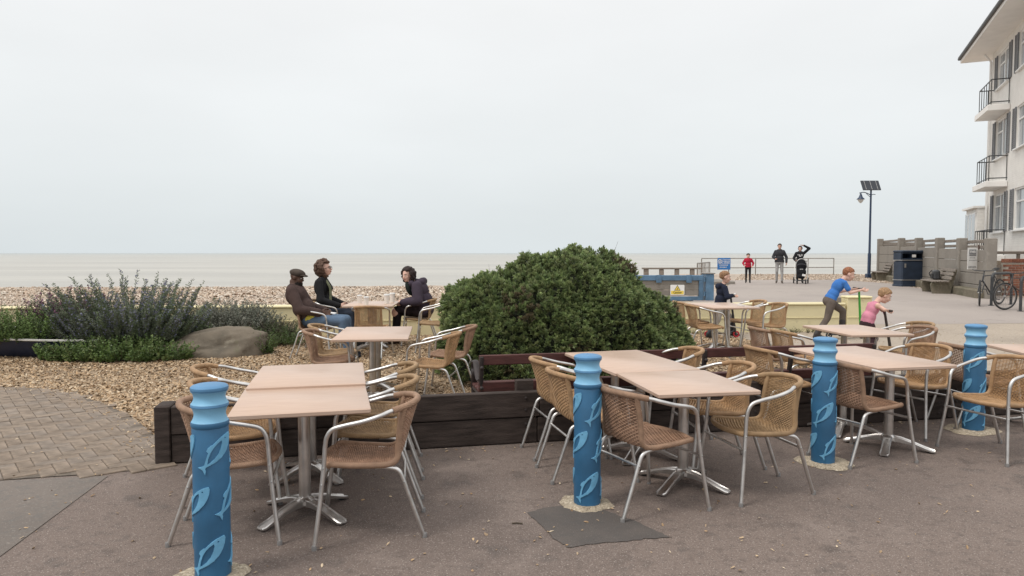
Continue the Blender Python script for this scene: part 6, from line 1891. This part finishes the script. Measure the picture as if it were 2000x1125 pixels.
# ---- walkers on the promenade, facing the camera
def walker(label, px, d, hgt, coat, trs, shoe, hair, skin, right, left, hairfn, seed, smile=True, spread=.09, jk=1.0, face=(0, -1, 0)):
    s = hgt / 1.75; x0 = lx(px, d); t = person(label, (x0, d, .262))
    z = lambda q: q * s
    hip = V((0, 0, z(.93))); ws = V((0, -.01, z(1.10))); ch = V((0, -.01, z(1.30))); nk = V((0, 0, z(1.49)))
    shr, shl = V((-.160 * s, .01, z(1.395))), V((.160 * s, .01, z(1.395)))      # his right is at photo left
    P = torso_prims(hip, ws, ch, nk, shr, shl, s=s, m='coat', low='trousers', w_=(.175 * jk, .17 * jk, .18 * jk), dpt=(.12, .125, .125), side=(1, 0, 0))
    P.append(E_((0, 0, z(.96)), (.185 * s * jk, .13 * s, .09 * s), None, 'coat'))
    for sh, q, sy in ((shr, right, -1), (shl, left, 1)):
        P += arm_prims(sh, V(q[0]) * s, V(q[1]) * s, q[2], q[3], s=s, r=(.07, .062, .048), curl=.6)
    P += leg_prims((-.09 * s, 0, z(.90)), (-.10 * s, -.10 * s, z(.50)), (-.105 * s, -.02 * s, z(.09)), (-.1, -1, 0), s=s)
    P += leg_prims((.09 * s, 0, z(.90)), (.11 * s, -.06 * s, z(.48)), (.115 * s, -.16 * s, z(.09)), (.15, -1, 0), s=s)
    hc = V((0, -.02 * s, z(1.62))); hs = s ** .55; hc.z = z(1.735) - .128 * hs
    hp, HP, R_ = head_prims(hc, face, hs); P += hp
    P.append(C_(nk - V((0, 0, .03)), .05 * s, hc - V((0, 0, .06)), .05 * s, 'skin'))
    for q in (-1, 1): P.append(C_((0, .01, z(1.47)), .06 * s, (q * .15 * s, .01, z(1.40)), .052 * s, 'coat'))
    t.rotation_euler = (0, 0, rad(-20))
    finish(t, P, {'coat': coat, 'trousers': trs, 'shoe': shoe, 'skin': skin}, .012)
    face_parts(t, HP, R_, hs, smile=smile)
    hair_mesh(t, hc, R_, hs, hair, hairfn, 200, (.012, .022), seed)
    return t
walker('man in a charcoal jacket and pale grey trousers walking on the promenade', 1522, 31.4, 1.76, cloth('charcoal_jacket', (.045, .045, .05)), cloth('light_grey_trousers', (.34, .33, .32)), cloth('tan_shoe', (.11, .09, .075)), (.10, .075, .06), SK_L,
       ((-.265, .02, 1.16), (-.17, -.20, 1.06), (.3, -.9, -.2), (1, 0, .3)), ((.29, .03, 1.14), (.285, -.06, .90), (0, -.2, -1), (0, -1, 0)), lambda rr: shell(rr, (.078, .096, .090), (0, -.012, .036), short_cond), 76, jk=1.14)
walker('child in a red coat and dark trousers walking on the promenade', 1461, 31.6, 1.32, cloth('red_coat', (.42, .022, .05)), cloth('black_trousers', (.022, .02, .022)), cloth('black_shoes', (.02, .02, .02)), (.03, .022, .02), SK_P,
       ((-.29, .0, 1.17), (-.20, -.17, 1.02), (.4, -.8, -.2), (1, 0, .3)), ((.29, 0, 1.17), (.25, -.14, 1.0), (-.2, -.8, -.3), (-1, 0, .3)), lambda rr: shell(rr, (.083, .10, .094), (0, -.012, .036), short_cond), 77, jk=1.08)
wp_ = walker('person in a black printed hoodie with one hand on the head behind the pushchair', 1562, 31.6, 1.66, cloth('black_hoodie', (.022, .022, .025)), cloth('black_leggings', (.025, .025, .028)), cloth('black_trainers', (.02, .02, .02)), (.05, .032, .028), SK_P,
       ((-.27, .0, 1.16), (-.20, -.28, 1.03), (.3, -.9, .1), (1, 0, .3)), ((.40, -.02, 1.62), (.14, -.10, 1.765), (-1, -.1, .0), (0, -1, .2)), lambda rr: shell(rr, (.086, .104, .10), (0, -.012, .025), lambda d: d.y < .15 or d.z > .6), 78, smile=False, face=(-.15, -1, .05))
pr_ = MB()
for (x, z_, w_) in ((-.06, 1.255, .10), (.06, 1.255, .08), (-.02, 1.22, .07), (.07, 1.22, .05), (.0, 1.185, .09)): pr_.box((x, -.128, z_), (w_, .006, .022))
pr_.build('chest_print', M_SIGNW, wp_)
# ---- pushchair
def pushchair():
    d = 30.7; t = thing('pushchair', 'black pushchair with raised hood and pale frame on the promenade', 'pushchair', (lx(1565, d), d, .262), rad(-20))
    sh = cloth('pushchair_fabric', (.018, .018, .021), .2)
    P = [E_((0, .05, .78), (.215, .20, .30), None, 'f'), E_((0, -.02, .50), (.205, .20, .22), None, 'f'), E_((0, -.10, .33), (.17, .16, .12), None, 'f')]
    place(bpy.data.objects.new('seat_shell', body_mesh('seat_shell', P, {'f': sh}, .014, 4)), t)
    MB().tube(crv([(-.22, -.10, .70), (-.215, -.12, .88), (-.14, -.11, 1.03), (0, -.10, 1.085), (.14, -.11, 1.03), (.215, -.12, .88), (.22, -.10, .70)], 5), .014, 8).build('hood_rim', M_SILVER, t)
    MB().tube(crv([(-.215, -.13, .74), (-.15, -.175, .83), (0, -.195, .86), (.15, -.175, .83), (.215, -.13, .74)], 5), .012, 6).build('hood_seam', mat('seam_grey', (.09, .09, .10), .8), t)
    for s in (-1, 1):
        MB().tube(crv([(s * .27, .38, .98), (s * .265, .25, .75), (s * .255, .05, .45), (s * .25, -.12, .28), (s * .2, -.30, .14)], 5), .016, 8).build('frame_tube', M_SILVER, t)
        MB().tube([(s * .255, .05, .45), (s * .28, .30, .16)], .014, 8).build('frame_tube', M_SILVER, t)
        for (x, y, r_) in ((s * .29, .32, .14), (s * .17, -.33, .10)):
            w_ = MB().torus((x, y, r_), r_ - .025, .026, 24, 8, rot=Matrix.Rotation(rad(90), 4, 'Y')).build('wheel', M_RUB, t)
            MB().lathe([(r_ - .05, -.012), (r_ - .05, .012)], 16, c=(x, y, r_), rot=Matrix.Rotation(rad(90), 4, 'Y')).build('hub', M_GREYPL, w_)
    MB().tube([(-.27, .38, .98), (.27, .38, .98)], .016, 8).build('handle', M_RUB, t)
    MB().tube([(-.29, .32, .14), (.29, .32, .14)], .014, 8).build('axle', M_DKMET, t); MB().tube([(-.2, -.30, .14), (.2, -.30, .14)], .014, 8).build('axle', M_DKMET, t)
    MB().box((0, -.165, .62), (.12, .02, .05)).build('label_patch', M_SIGNW, t); MB().box((.1, -.24, .38), (.14, .02, .09), rot=Matrix.Rotation(rad(12), 4, 'Y')).build('tag_patch', M_SIGNW, t)
pushchair()
bpy.context.view_layer.update()
